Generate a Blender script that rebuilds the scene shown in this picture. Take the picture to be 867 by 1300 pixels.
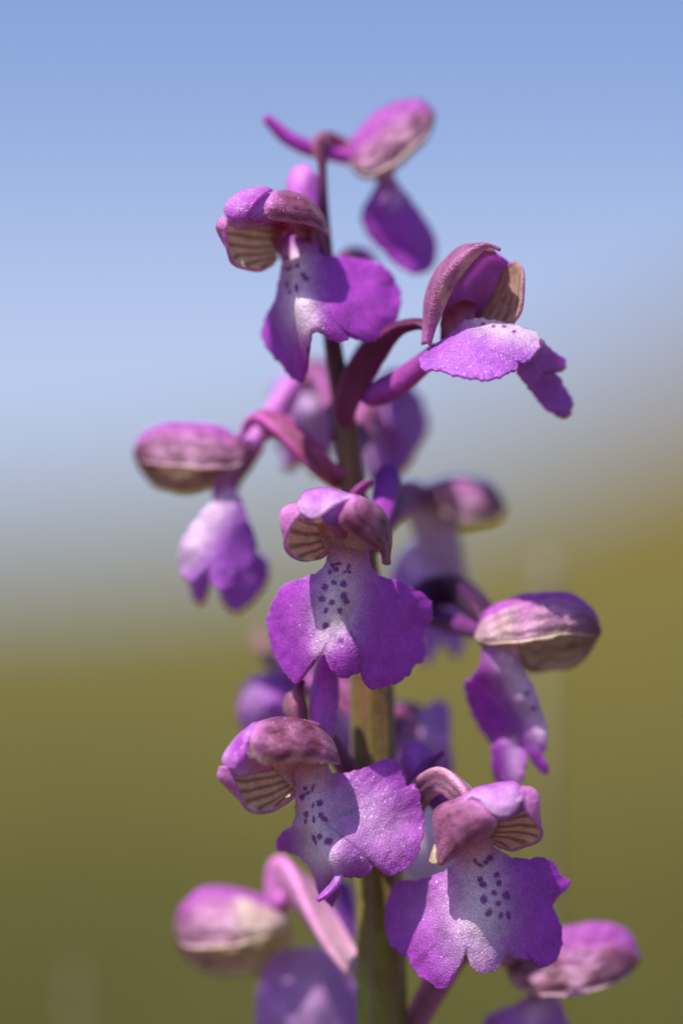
import bpy, math, random
import numpy as np
from mathutils import Vector

random.seed(7)
rng = np.random.default_rng(11)
scene = bpy.context.scene
for o in list(bpy.data.objects):
    bpy.data.objects.remove(o)
col = scene.collection

# ------------------------------------------------------------------ camera
K = 0.00006            # metres for one photograph pixel at the focus distance
S = 0.400              # focus distance
CX, CY = 433.5, 790.0  # the optical axis in the photograph (lens shifted up)
H = 0.26               # camera height above the meadow
cam = bpy.data.cameras.new('camera')
cam_o = bpy.data.objects.new('camera', cam)
col.objects.link(cam_o)
cam_o.location = (0, -S, H)
cam_o.rotation_euler = (math.radians(90), 0, 0)
cam.sensor_fit = 'AUTO'
cam.sensor_width = 36
cam.lens = 36 / (1300 * K) * S
cam.shift_y = (CY - 650) / 1300
cam.clip_start = 0.01
cam.clip_end = 5000
cam.dof.use_dof = True
cam.dof.focus_distance = S - 0.0006
cam.dof.aperture_fstop = cam.lens / 25.0
scene.camera = cam_o

# ------------------------------------------------------------------ sky and sun
SUN = Vector((-0.34, -0.36, 0.87)).normalized()
world = bpy.data.worlds.new('World')
scene.world = world
world.use_nodes = True
wn = world.node_tree
bg = wn.nodes['Background']
sky = wn.nodes.new('ShaderNodeTexSky')
sky.sky_type = 'NISHITA'
sky.sun_disc = False
sky.sun_elevation = math.asin(SUN.z)
sky.sun_rotation = math.atan2(SUN.x, SUN.y)
sky.altitude = 600
sky.air_density = 1.0
sky.dust_density = 0.6
sky.ozone_density = 3.0
# clear blue that pales into a thin band of bright haze above the horizon, the same all round
WN, WL = wn.nodes.new, wn.links.new
wtc = WN('ShaderNodeTexCoord')
wadd = WN('ShaderNodeVectorMath'); wadd.operation = 'ADD'; wadd.inputs[1].default_value = (0, 0, 0.30)
wnor = WN('ShaderNodeVectorMath'); wnor.operation = 'NORMALIZE'
WL(wtc.outputs['Generated'], wadd.inputs[0]); WL(wadd.outputs[0], wnor.inputs[0]); WL(wnor.outputs[0], sky.inputs[0])
wsep = WN('ShaderNodeSeparateXYZ'); WL(wtc.outputs['Generated'], wsep.inputs[0])
wmr = WN('ShaderNodeMapRange'); wmr.interpolation_type = 'SMOOTHSTEP'
wmr.inputs[1].default_value = 0.030; wmr.inputs[2].default_value = 0.120; wmr.inputs[3].default_value = 0.92; wmr.inputs[4].default_value = 0.0
WL(wsep.outputs['Z'], wmr.inputs[0])
wtint = WN('ShaderNodeMix'); wtint.data_type = 'RGBA'; wtint.blend_type = 'MULTIPLY'; wtint.inputs[0].default_value = 1
wtint.inputs[7].default_value = (1.10, 0.99, 1.04, 1)
WL(sky.outputs[0], wtint.inputs[6])
wmix = WN('ShaderNodeMix'); wmix.data_type = 'RGBA'
wmix.inputs[7].default_value = (3.0, 3.5, 4.75, 1)
WL(wmr.outputs[0], wmix.inputs[0]); WL(wtint.outputs[2], wmix.inputs[6]); WL(wmix.outputs[2], bg.inputs[0])
bg.inputs[1].default_value = 0.142
sun = bpy.data.lights.new('sun', 'SUN')
sun.energy = 5.0
sun.angle = math.radians(0.55)
sun.color = (1.0, 0.95, 0.88)
sun_o = bpy.data.objects.new('sun', sun)
col.objects.link(sun_o)
sun_o.location = SUN * 3
sun_o.rotation_euler = SUN.to_track_quat('Z', 'Y').to_euler()
scene.view_settings.view_transform = 'Standard'
scene.view_settings.look = 'None'
scene.view_settings.exposure = 0.38
scene.view_settings.gamma = 1.0
scene.cycles.use_denoising = True
scene.cycles.max_bounces = 6
scene.cycles.transmission_bounces = 6

# ------------------------------------------------------------------ helpers
def lin(r, g, b):
    f = lambda c: (c / 255 / 12.92) if c / 255 <= 0.04045 else ((c / 255 + 0.055) / 1.055) ** 2.4
    return np.array([f(r), f(g), f(b)])

def mixc(a, b, t):
    t = np.clip(t, 0, 1)[..., None]
    return a * (1 - t) + b * t

def sstep(a, b, x):
    t = np.clip((x - a) / (b - a), 0, 1)
    return t * t * (3 - 2 * t)

def tag(o, label=None, cat=None, group=None, kind=None):
    if label: o['label'] = label
    if cat: o['category'] = cat
    if group: o['group'] = group
    if kind: o['kind'] = kind
    return o

def empty(name, loc, parent=None):
    o = bpy.data.objects.new(name, None)
    o.empty_display_size = 0.003
    col.objects.link(o)
    o.location = loc
    o.parent = parent
    return o

def catmull(P, n, closed=False):
    """Catmull-Rom through the rows of P, n samples per span."""
    P = np.asarray(P, float)
    m = len(P)
    if closed:
        Q = np.concatenate([P[-1:], P, P[:2]]); spans = m
    else:
        Q = np.concatenate([2 * P[:1] - P[1:2], P, 2 * P[-1:] - P[-2:-1]]); spans = m - 1
    out = []
    t = np.arange(n) / n
    t = t.reshape((-1,) + (1,) * (P.ndim - 1))
    for i in range(spans):
        a, b, c, d = Q[i], Q[i + 1], Q[i + 2], Q[i + 3]
        out.append(0.5 * (2 * b + (c - a) * t + (2 * a - 5 * b + 4 * c - d) * t ** 2 + (3 * b - a - 3 * c + d) * t ** 3))
    out = np.concatenate(out)
    if not closed:
        out = np.concatenate([out, P[-1:]])
    return out

_ph = rng.uniform(0, 6.28, (40,))
_dirs = rng.normal(size=(40, 3)); _dirs /= np.linalg.norm(_dirs, axis=1)[:, None]
def wob(P, wl, amp, seed=0):
    """Smooth wobble of points in pixels."""
    r = np.zeros(len(P))
    for i in range(7):
        j = (i + seed * 5) % 40
        w = wl * (0.7 + 0.13 * i)
        r += np.sin(P @ _dirs[j] * 6.283 / w + _ph[j] + seed)
    return r * amp / 2.2

def tps(samples, X, Y, reg=0.02):
    """Thin-plate depth surface through (x, y, d) samples."""
    s = np.asarray(samples, float)
    n = len(s)
    def U(r2):
        return np.where(r2 > 1e-9, r2 * np.log(np.maximum(r2, 1e-9)), 0)
    sx, sy = s[:, 0] / 100, s[:, 1] / 100
    Kmat = U((sx[:, None] - sx) ** 2 + (sy[:, None] - sy) ** 2) + np.eye(n) * reg
    Pm = np.stack([np.ones(n), sx, sy], 1)
    A = np.zeros((n + 3, n + 3)); A[:n, :n] = Kmat; A[:n, n:] = Pm; A[n:, :n] = Pm.T
    w = np.linalg.solve(A, np.concatenate([s[:, 2], np.zeros(3)]))
    x, y = X / 100, Y / 100
    return U((x[:, None] - sx) ** 2 + (y[:, None] - sy) ** 2) @ w[:n] + w[n] + w[n + 1] * x + w[n + 2] * y

def add_attr(me, name, c):
    a = me.attributes.new(name, 'FLOAT_COLOR', 'POINT')
    buf = np.ones((len(me.vertices), 4), np.float32)
    buf[:, :3] = c
    a.data.foreach_set('color', buf.ravel())

def mesh_obj(name, V, F, mats, parent, cols=None, thick=None, two=False, smooth=True):
    me = bpy.data.meshes.new(name)
    me.from_pydata([tuple(v) for v in V], [], F)
    me.update()
    if smooth:
        me.polygons.foreach_set('use_smooth', np.ones(len(me.polygons), bool))
    for m in mats: me.materials.append(m)
    for n, c in (cols or {}).items(): add_attr(me, n, c)
    o = bpy.data.objects.new(name, me)
    col.objects.link(o)
    o.parent = parent
    if thick:
        s = o.modifiers.new('thickness', 'SOLIDIFY')
        s.thickness = thick; s.offset = 0
        if two:
            s.material_offset = 1
            s.material_offset_rim = 0
    return o

def grid_faces(n, m, off=0):
    F = []
    for i in range(n - 1):
        for j in range(m - 1):
            a = off + i * m + j
            F.append((a, a + m, a + m + 1, a + 1))
    return F

# ------------------------------------------------------------------ materials
def nodes(name):
    m = bpy.data.materials.new(name); m.use_nodes = True
    t = m.node_tree
    for n in list(t.nodes): t.nodes.remove(n)
    out = t.nodes.new('ShaderNodeOutputMaterial')
    return m, t, out

def petal_material(name, attr, transl=0.36, rough=0.42, spec=0.45, bump=0.5, fine=7000, glit=0.5, sheen=0.12, sss=0.0):
    m, t, out = nodes(name)
    N, L = t.nodes.new, t.links.new
    a = N('ShaderNodeAttribute'); a.attribute_name = attr
    tc = N('ShaderNodeTexCoord')
    n1 = N('ShaderNodeTexNoise'); n1.inputs['Scale'].default_value = 900; n1.inputs['Detail'].default_value = 4
    n2 = N('ShaderNodeTexNoise'); n2.inputs['Scale'].default_value = fine; n2.inputs['Detail'].default_value = 1.5
    vo = N('ShaderNodeTexVoronoi'); vo.inputs['Scale'].default_value = fine * 0.85
    for n in (n1, n2, vo): L(tc.outputs['Object'], n.inputs['Vector'])
    hsv = N('ShaderNodeHueSaturation')
    mr = N('ShaderNodeMapRange'); mr.inputs[1].default_value = 0.25; mr.inputs[2].default_value = 0.75
    mr.inputs[3].default_value = 0.82; mr.inputs[4].default_value = 1.16
    L(n1.outputs['Fac'], mr.inputs[0]); L(mr.outputs[0], hsv.inputs['Value']); L(a.outputs['Color'], hsv.inputs['Color'])
    mm = N('ShaderNodeMapRange'); mm.inputs[1].default_value = 0.3; mm.inputs[2].default_value = 0.7
    mm.inputs[3].default_value = 0.74; mm.inputs[4].default_value = 1.26
    L(n2.outputs['Fac'], mm.inputs[0])
    mul = N('ShaderNodeMix'); mul.data_type = 'RGBA'; mul.blend_type = 'MULTIPLY'; mul.inputs[0].default_value = 1
    L(hsv.outputs[0], mul.inputs[6]); L(mm.outputs[0], mul.inputs[7])
    b1 = N('ShaderNodeBump'); b1.inputs['Strength'].default_value = bump; b1.inputs['Distance'].default_value = 0.00008
    L(vo.outputs['Distance'], b1.inputs['Height'])
    b2 = N('ShaderNodeBump'); b2.inputs['Strength'].default_value = 0.28; b2.inputs['Distance'].default_value = 0.00025
    L(n1.outputs['Fac'], b2.inputs['Height']); L(b1.outputs[0], b2.inputs['Normal'])
    p = N('ShaderNodeBsdfPrincipled')
    p.inputs['Roughness'].default_value = rough
    p.inputs['Specular IOR Level'].default_value = spec
    L(mul.outputs[2], p.inputs['Base Color']); L(b2.outputs[0], p.inputs['Normal'])
    # glistening surface cells: a thin coat whose normal jitters from cell to cell
    ge = N('ShaderNodeNewGeometry')
    vg = N('ShaderNodeTexVoronoi'); vg.inputs['Scale'].default_value = 12000; L(tc.outputs['Object'], vg.inputs['Vector'])
    sb = N('ShaderNodeVectorMath'); sb.operation = 'SUBTRACT'; sb.inputs[1].default_value = (.5, .5, .5); L(vg.outputs['Color'], sb.inputs[0])
    sc = N('ShaderNodeVectorMath'); sc.operation = 'SCALE'; sc.inputs['Scale'].default_value = 1.15; L(sb.outputs[0], sc.inputs[0])
    ad = N('ShaderNodeVectorMath'); ad.operation = 'ADD'; L(ge.outputs['Normal'], ad.inputs[0]); L(sc.outputs[0], ad.inputs[1])
    no = N('ShaderNodeVectorMath'); no.operation = 'NORMALIZE'; L(ad.outputs[0], no.inputs[0])
    p.inputs['Coat Weight'].default_value = glit; p.inputs['Coat Roughness'].default_value = 0.24; p.inputs['Coat IOR'].default_value = 1.4
    L(no.outputs[0], p.inputs['Coat Normal'])
    p.inputs['Sheen Weight'].default_value = sheen; p.inputs['Sheen Roughness'].default_value = 0.35
    p.inputs['Sheen Tint'].default_value = (1.0, 0.86, 1.0, 1)
    if sss:
        p.inputs['Subsurface Weight'].default_value = sss
        p.inputs['Subsurface Radius'].default_value = (1.0, 0.7, 1.0)
        p.inputs['Subsurface Scale'].default_value = 0.00035
    ga = N('ShaderNodeGamma'); ga.inputs[1].default_value = 0.62; L(mul.outputs[2], ga.inputs[0])
    tr = N('ShaderNodeBsdfTranslucent')
    L(ga.outputs[0], tr.inputs['Color'])
    mx = N('ShaderNodeMixShader'); mx.inputs[0].default_value = transl
    L(p.outputs[0], mx.inputs[1]); L(tr.outputs[0], mx.inputs[2]); L(mx.outputs[0], out.inputs['Surface'])
    return m

M_LIP = petal_material('lip_petal', 'col', 0.46, 0.45, 0.35, 0.6, glit=0.45, sss=0.35)
M_OUT = petal_material('sepal_outer', 'col', 0.44, 0.45, 0.35, 0.8, glit=0.5, sss=0.3)
M_IN = petal_material('sepal_inner', 'coli', 0.52, 0.55, 0.3, 0.4, glit=0.1)
M_TUBE = petal_material('ovary_skin', 'col', 0.30, 0.45, 0.35, 0.6, glit=0.1)
M_STEM = petal_material('stem_skin', 'col', 0.0, 0.5, 0.35, 0.4, 5000, glit=0.1)

# colours of the pigments
PURP = lin(190, 76, 206)
DEEP = lin(146, 52, 178)
PALE = lin(252, 230, 242)
SPOT = lin(142, 48, 154)
PINK = lin(226, 140, 218)
MAUV = lin(204, 130, 186)
BROW = lin(136, 68, 98)
VEIN = lin(84, 34, 58)
TAN = lin(250, 238, 176)
OLIV = lin(136, 124, 40)
CREAM = lin(226, 200, 170)
THRO = lin(238, 184, 180)
LILA = lin(214, 160, 228)

# ------------------------------------------------------------------ the orchid
def unproject(x, y, d):
    f = 1 + d * K / S
    return Vector(((x - CX) * K * f, d * K, H - (y - CY) * K * f))

orchid = empty('orchid', (unproject(484, 0, 150).x, 150 * K, 0))
tag(orchid, 'purple wild orchid flower spike with hooded spotted blooms on a brown green stem', 'orchid')
OB = Vector(orchid.location)

class Flower:
    def __init__(self, x, y, d, label, q=6):
        self.a = (x, y, d)
        self.f = 1 + d * K / S
        self.q = q
        w = unproject(x, y, d)
        self.o = empty('flower', w - OB, orchid)
        self.o['label'] = label
        self.n = 0
    def loc(self, P):
        P = np.asarray(P, float)
        k = K * self.f
        return np.stack([(P[:, 0] - self.a[0]) * k, P[:, 2] * k, -(P[:, 1] - self.a[1]) * k], 1)

    # a surface through a grid of (x, y, depth) points
    def patch(self, name, G, colour, centre=None, thick=4.0, wobble=1.2, mats=None, relief=None):
        self.n += 1
        G = np.asarray(G, float)
        A = catmull(G, self.q)
        A = catmull(A.transpose(1, 0, 2), self.q + 1).transpose(1, 0, 2)
        n, m = A.shape[:2]
        P = A.reshape(-1, 3)
        u, v = np.meshgrid(np.linspace(0, 1, n), np.linspace(0, 1, m), indexing='ij')
        u, v = u.ravel(), v.ravel()
        P = P.copy()
        P[:, 2] += wob(P, 34, wobble, self.n) + wob(P, 11, wobble * 0.3, self.n + 1)
        P[:, 1] += wob(P, 40, wobble * 0.5, self.n + 2)
        if relief is not None:
            P[:, 2] += relief(u, v)
        F = grid_faces(n, m)
        if centre is not None:
            c = np.asarray(centre, float)
            Ar = P.reshape(n, m, 3)
            du = Ar[1:, :-1] - Ar[:-1, :-1]; dv = Ar[:-1, 1:] - Ar[:-1, :-1]
            nor = np.cross(du, dv).reshape(-1, 3)
            rel = (Ar[:-1, :-1] - c).reshape(-1, 3)
            # pixel axes (x, down, away) are left-handed against the world's: one mirror, sign kept
            s = np.sum(nor * rel)
            # world (x, depth, -y): swap of axes and a sign -> determinant +1
            if s < 0:
                F = [f[::-1] for f in F]
        cols = colour(u, v, P)
        if not isinstance(cols, tuple): cols = (cols, cols)
        two = mats is None
        return mesh_obj(name, self.loc(P), F, mats or [M_OUT, M_IN], self.o,
                        {'col': cols[0], 'coli': cols[1]}, thick * K, two)

    # a petal given by its outline, its relief by depth samples
    def lip(self, pieces, spots=(), pale=None, name='lip', throat=(), rings=None, seg=None, base=PURP, thick=4.5, crenel=1.4, edge=3.5, ripple=0.5, reg=0.02):
        VV, FF, CC, off = [], [], [], 0
        for outline, c, relief in pieces:
            self.n += 1
            rings_ = rings or 44
            O = catmull(outline, max(2, (seg or 300) // len(outline)), True)
            c = np.asarray(c, float)
            ang = np.arctan2(O[:, 1] - c[1], O[:, 0] - c[0])
            R = np.linalg.norm(O - c, axis=1)
            cr = np.zeros(len(O))
            L = np.cumsum(np.linalg.norm(np.roll(O, -1, 0) - O, axis=1))
            for wl, am in ((19, .5), (11, .45), (7, .3)):
                nn = round(L[-1] / wl)
                cr += am * np.sin(L / L[-1] * nn * 6.2832 + rng.uniform(0, 6) + 1.5 * np.sin(L / 31))
            R2 = R + crenel * cr
            t = np.linspace(0, 1, rings_ + 1)[1:] ** 0.85
            P2 = c + (t[:, None, None] * (R2 / R)[None, :, None]) * (O - c)[None]
            n = len(O)
            P2 = np.concatenate([c[None], P2.reshape(-1, 2)])
            tt = np.concatenate([[0], np.repeat(t, n)])
            an = np.concatenate([[0], np.tile(L / 24.0, rings_)])
            D = tps(relief, P2[:, 0], P2[:, 1], reg)
            P = np.column_stack([P2, D])
            P[:, 2] += wob(P, 55, 1.8, self.n) + wob(P, 17, 0.25, self.n + 1)
            P[:, 2] += edge * sstep(0.8, 1.0, tt) * (0.6 + 0.5 * np.sin(an * 6.28 / 2.3)) + ripple * sstep(0.55, 1, tt) * (np.sin(an * 5.1) + 0.6 * np.sin(an * 8.3 + 1))
            F = [(off, off + 1 + i, off + 1 + (i + 1) % n) for i in range(n)]
            for r in range(rings_ - 1):
                b = off + 1 + r * n
                for i in range(n):
                    j = (i + 1) % n
                    F.append((b + i, b + n + i, b + n + j, b + j))
            base_c = np.tile(base, (len(P), 1))
            rim = sstep(0.55, 1.0, tt)
            C = mixc(base_c * 0.94 + 0.06 * PINK, base_c, rim)
            C = mixc(C, np.tile(DEEP, (len(P), 1)), 0.35 * sstep(0.3, 1, 0.5 + 0.5 * wob(P, 60, 1, 3)) * (1 - rim * 0.5))
            if pale:
                for (x0, y0, x1, y1, w, s) in pale:
                    a = np.array([x0, y0]); bv = np.array([x1 - x0, y1 - y0])
                    q = np.clip(((P2 - a) @ bv) / (bv @ bv), 0, 1)
                    dd = np.linalg.norm(P2 - a - q[:, None] * bv, axis=1) + wob(P, 15, 1.5, 5)
                    C = mixc(C, np.tile(PALE, (len(P), 1)), s * np.exp(-(dd / w) ** 2))
            for (x0, y0, w) in throat:
                dd = np.hypot(P2[:, 0] - x0, P2[:, 1] - y0)
                C = mixc(C, np.tile(THRO, (len(P), 1)), np.exp(-(dd / w) ** 2))
            if len(spots):
                sd = np.zeros(len(P))
                for sp in spots:
                    x, y, rx, ry = sp[0], sp[1], sp[2] * 1.18, sp[3] * 1.18; ro = math.radians(sp[4]) if len(sp) > 4 else 0
                    dx, dy = P2[:, 0] - x, P2[:, 1] - y
                    ex = dx * math.cos(ro) + dy * math.sin(ro); ey = -dx * math.sin(ro) + dy * math.cos(ro)
                    e = np.sqrt((ex / rx) ** 2 + (ey / ry) ** 2) + wob(P, 5, 0.10, 9)
                    sd = np.maximum(sd, 1 - sstep(0.60, 1.14, e))
                C = mixc(C, np.tile(SPOT, (len(P), 1)), 0.92 * sd)
            VV.append(P); FF += F; CC.append(C); off += len(P)
        P = np.concatenate(VV); C = np.concatenate(CC)
        return mesh_obj(name, self.loc(P), FF, [M_LIP], self.o, {'col': C, 'coli': C}, thick * K)

    # a tapering tube through (x, y, absolute depth, radius) points
    def tube(self, name, pts, c0, c1, ribs=3, rib=0.20, twist=2.2, flat=1.0, absd=True, n=9, seg=28):
        self.n += 1
        P = catmull(np.asarray(pts, float), n)
        if absd: P[:, 2] -= self.a[2]
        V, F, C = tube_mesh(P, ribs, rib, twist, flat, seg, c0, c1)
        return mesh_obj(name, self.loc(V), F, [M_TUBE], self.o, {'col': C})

def tube_mesh(P, ribs, rib, twist, flat, seg, c0, c1):
    m = len(P)
    V, C = [], []
    T = np.gradient(P[:, :3], axis=0); T /= np.linalg.norm(T, axis=1)[:, None]
    ref = np.array([0.1, 0.2, 1.0])
    for i in range(m):
        s = np.cross(T[i], ref); s /= np.linalg.norm(s)
        w = np.cross(s, T[i])
        t = i / (m - 1)
        for j in range(seg):
            a = 6.28318 * j / seg
            ph = ribs * (a + twist * t)
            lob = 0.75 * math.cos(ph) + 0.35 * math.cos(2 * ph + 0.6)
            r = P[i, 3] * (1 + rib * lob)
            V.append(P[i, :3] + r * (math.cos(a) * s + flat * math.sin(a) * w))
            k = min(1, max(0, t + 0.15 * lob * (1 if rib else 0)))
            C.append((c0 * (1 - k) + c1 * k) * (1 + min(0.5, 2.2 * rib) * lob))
    F = grid_ring(m, seg)
    V.append(P[0, :3]); V.append(P[-1, :3] + T[-1] * P[-1, 3] * 0.5)
    C.append(c0); C.append(c1)
    a, b = m * seg, m * seg + 1
    for j in range(seg):
        k = (j + 1) % seg
        F.append((a, k, j)); F.append((b, (m - 1) * seg + j, (m - 1) * seg + k))
    return np.array(V), F, np.clip(np.array(C), 0, 1)

def grid_ring(m, seg):
    F = []
    for i in range(m - 1):
        for j in range(seg):
            k = (j + 1) % seg
            F.append((i * seg + j, i * seg + k, (i + 1) * seg + k, (i + 1) * seg + j))
    return F

# pigment recipes: u, v run over the patch
def c_outer(nv=5, along='v', tipw=0.30, brown=0.75, cream=0.0, cw=0.18):
    """sepal outside: magenta at the front, brown purple further back with its shade painted in, dark veins; green striped tan inside"""
    def f(u, v, P):
        x = v if along == 'v' else u          # across the veins
        l = u if along == 'v' else v          # along the veins
        n = len(u)
        st = np.abs(((x * nv + 0.22 * np.sin(l * 5 + 1) + 0.16 * wob(P, 26, 1, 7)) % 1) - 0.5) * 2
        ve = 1 - sstep(0.12, 0.42, st)
        body = sstep(0.02, tipw, l) * sstep(0.0, 0.16, x) * brown  # brown pigment, strengthened to paint in the sepal's shaded back
        C = mixc(np.tile(PINK, (n, 1)), np.tile(MAUV, (n, 1)), sstep(0, .3, l))
        C = mixc(C, np.tile(BROW, (n, 1)), body * (0.75 + 0.22 * wob(P, 30, 1, 2)))
        C = mixc(C, np.tile(VEIN, (n, 1)), ve * body * (0.55 + 0.3 * wob(P, 17, 1, 6)))
        if cream:
            C = mixc(C, np.tile(CREAM, (n, 1)), cream * (1 - sstep(cw * 0.3, cw, x + 0.08 * wob(P, 30, 1, 8))) * (1 - sstep(0.62, 1.0, l)))
        I = np.tile(TAN, (n, 1))
        I = mixc(I, np.tile(OLIV, (n, 1)), ve * 0.85)
        I = mixc(I, np.tile(lin(190, 120, 150), (n, 1)), 0.5 + 0.0 * u)
        return C, I
    return f

def c_side(nv, brown, cream, cw, basec=0.0):
    """side of a closed hood, u from base to tip, v from the lower rim to the seam: cream rim, pink body, brown veins, dark tip"""
    def f(u, v, P):
        n = len(u)
        x = v + 0.05 * wob(P, 40, 1, 7)
        st = np.abs(((x * nv + 0.5 * u * (v - .5)) % 1) - 0.5) * 2
        ve = 1 - sstep(0.10, 0.5, st)
        body = sstep(0.10, 0.35, v) * (1 - 0.6 * sstep(0.75, 1.0, v))
        C = mixc(np.tile(lin(236, 178, 220), (n, 1)), np.tile(lin(212, 124, 206), (n, 1)), sstep(.45, 1, v))
        C = mixc(C, np.tile(BROW, (n, 1)), brown * body * (0.42 + 0.4 * wob(P, 34, 1, 2)))
        C = mixc(C, np.tile(VEIN, (n, 1)), ve * body * (0.25 + 0.5 * brown))
        C = mixc(C, np.tile(lin(110, 44, 76), (n, 1)), 0.75 * sstep(0.62, 0.92, u) * body)
        C = mixc(C, np.tile(lin(240, 214, 190), (n, 1)), cream * (1 - sstep(cw * 0.4, cw, x)) * (1 - sstep(0.6, 1.0, u)))
        C = mixc(C, np.tile(lin(246, 226, 206), (n, 1)), basec * (1 - sstep(0.12, 0.6, u + 0.1 * wob(P, 40, 1, 3))))
        I = mixc(np.tile(TAN, (n, 1)), np.tile(OLIV, (n, 1)), ve * 0.8)
        I = mixc(I, np.tile(BROW, (n, 1)), 0.32 - 0.2 * basec + 0 * u)
        return C, I
    return f

def c_rim(nv=6, green=1.0):
    """opened sepal, u runs round the rim, v from the rim to the base: stripes run inwards"""
    def f(u, v, P):
        n = len(u)
        x = u * nv + 0.10 * np.sin(v * 5)
        st = np.abs((x % 1) - 0.5) * 2
        ve = (1 - sstep(0.18, 0.62, st)) * sstep(0.06, 0.2, v)
        C = mixc(np.tile(PINK, (n, 1)), np.tile(lin(228, 168, 206), (n, 1)), 0.7 * sstep(0.2, .5, v))
        I = mixc(np.tile(MAUV, (n, 1)), np.tile(TAN, (n, 1)), sstep(0.0, 0.16, v) * green)
        I = mixc(I, np.tile(OLIV, (n, 1)), ve * 0.8)
        return C, I
    return f

def c_flat(a, b=None, ax='u', p=1.0):
    def f(u, v, P):
        n = len(u)
        t = (u if ax == 'u' else v) ** p
        return mixc(np.tile(a, (n, 1)), np.tile(a if b is None else b, (n, 1)), t + 0.12 * wob(P, 26, 1, 4))
    return f

def c_dorsal(u, v, P):
    n = len(u)
    C = mixc(np.tile(lin(240, 190, 240), (n, 1)), np.tile(lin(190, 84, 200), (n, 1)), sstep(0.05, 0.75, v) * 0.9 + 0.15 * wob(P, 25, 1, 3))
    return C, np.tile(LILA, (n, 1))

def dgrid(rows):
    return [[tuple(p) for p in r] for r in rows]

def cols_to_grid(*cols):
    """columns of points -> grid[u][v]"""
    return [list(r) for r in zip(*cols)]

def withd(pts, ds):
    if not hasattr(ds, '__len__'): ds = [ds] * len(pts)
    return [(p[0], p[1], d) for p, d in zip(pts, ds)]

def crop(x0, y0, s, L):
    return [(x0 + l[0] / s, y0 + l[1] / s) + tuple(q / s for q in l[2:4]) + tuple(l[4:]) for l in L]

def resample(pts, n):
    P = catmull(np.asarray(pts, float), 12)
    L = np.concatenate([[0], np.cumsum(np.linalg.norm(np.diff(P, axis=0), axis=1))])
    return np.stack([np.interp(np.linspace(0, L[-1], n), L, P[:, i]) for i in range(P.shape[1])], 1)

def profile_hood(fl, L, T, Lfar, w, seam=0.26, nv=5, cream=0.0, brown=0.75, nn=8, cw=0.2, dcol=lin(204, 100, 206), basec=0.0):
    """a hood seen from the side: near sepal, back sepal, far sepal. Polylines run from the base to the tip."""
    tip = ((L[-1][0] + T[-1][0]) / 2, (L[-1][1] + T[-1][1]) / 2)
    L = resample(L[:-1] + [tip], nn); T = resample(T[:-1] + [(tip[0], tip[1] - 1)], nn); Lf = resample(Lfar[:-1] + [tip], nn)
    t = np.linspace(0, 1, nn)
    pr = np.sin(np.pi * np.clip(0.07 + 0.88 * t, 0, 1)) ** 0.8 * (1.05 - 0.2 * t)      # half width along the hood
    seamN = L * (1 - (1 - seam)) * 0 + L * seam * 0.6 + T * (1 - seam * 0.6)
    mid = (L + seamN) / 2
    c = np.concatenate([(L + T) / 2, np.zeros((nn, 1))], 1).mean(0)
    W = w * pr
    Z = lambda P, d: np.column_stack([P, d])
    near = cols_to_grid(Z(L, -1.10 * W), Z(L * .92 + seamN * .08, -1.03 * W), Z((L * .66 + seamN * .34), -1.06 * W), Z((L * .28 + seamN * .72), -0.90 * W), Z(seamN, -0.66 * W))
    fl.patch('sepal', near, c_side(nv, brown, cream, cw, basec), c, 3.5, 2.0, relief=lambda u, v: 0.5 * np.cos(v * nv * 6.283) * np.sin(np.pi * u))
    top = cols_to_grid(Z(seamN * .9 + L * .1, -0.56 * W), Z(seamN * .35 + T * .65, -0.34 * W), Z(T, 0 * W), Z(seamN * .35 + T * .65, 0.34 * W), Z(seamN * .9 + L * .1, 0.56 * W))
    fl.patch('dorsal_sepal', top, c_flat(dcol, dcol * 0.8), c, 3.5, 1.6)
    far = cols_to_grid(Z(seamN, 0.66 * W), Z((Lf * .3 + seamN * .7), 0.95 * W), Z((Lf * .66 + seamN * .34), 1.0 * W), Z(Lf, 0.80 * W))
    fl.patch('sepal', far, c_side(nv, brown, 0, cw, basec), c, 3.5, 2.0)

# ------------------------------------------------------------------ stem
st = [(409, 176, 150, 4.5), (409, 215, 150, 5.5), (411, 270, 150, 6.5), (416, 340, 150, 8.5), (422, 430, 150, 11), (437, 520, 150, 13),
      (445, 600, 150, 16), (458, 720, 150, 22), (470, 850, 150, 27), (475, 1000, 150, 28), (481, 1150, 150, 30), (484, 1300, 150, 32),
      (487, 1600, 152, 35), (486, 2200, 156, 38), (486, 3200, 152, 42), (484, 4300, 150, 46), (484, 5130, 150, 48)]
SP = catmull(np.array(st, float), 14)
TOPC, MIDC, LOWC = lin(92, 38, 74), lin(110, 78, 42), lin(124, 126, 44)
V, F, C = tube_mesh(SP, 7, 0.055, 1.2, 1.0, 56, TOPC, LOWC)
yy = V[:, 1]
C = mixc(np.tile(TOPC, (len(V), 1)), np.tile(MIDC, (len(V), 1)), sstep(330, 620, yy))
C = mixc(C, np.tile(LOWC, (len(V), 1)), sstep(700, 1250, yy) * (0.75 + 0.25 * wob(V, 60, 1, 3)))
C = mixc(C, np.tile(lin(120, 62, 80), (len(V), 1)), 0.4 * sstep(0.1, 1.0, np.cos(7 * np.arctan2(V[:, 2] - 150, V[:, 0] - np.interp(yy, SP[:, 1], SP[:, 0])) + 1)) )
f = 1 + 150 * K / S
VW = np.stack([(V[:, 0] - CX) * K * f, V[:, 2] * K, H - (V[:, 1] - CY) * K * f], 1) - np.array(OB)
mesh_obj('stem', VW, F, [M_STEM], orchid, {'col': C})

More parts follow.
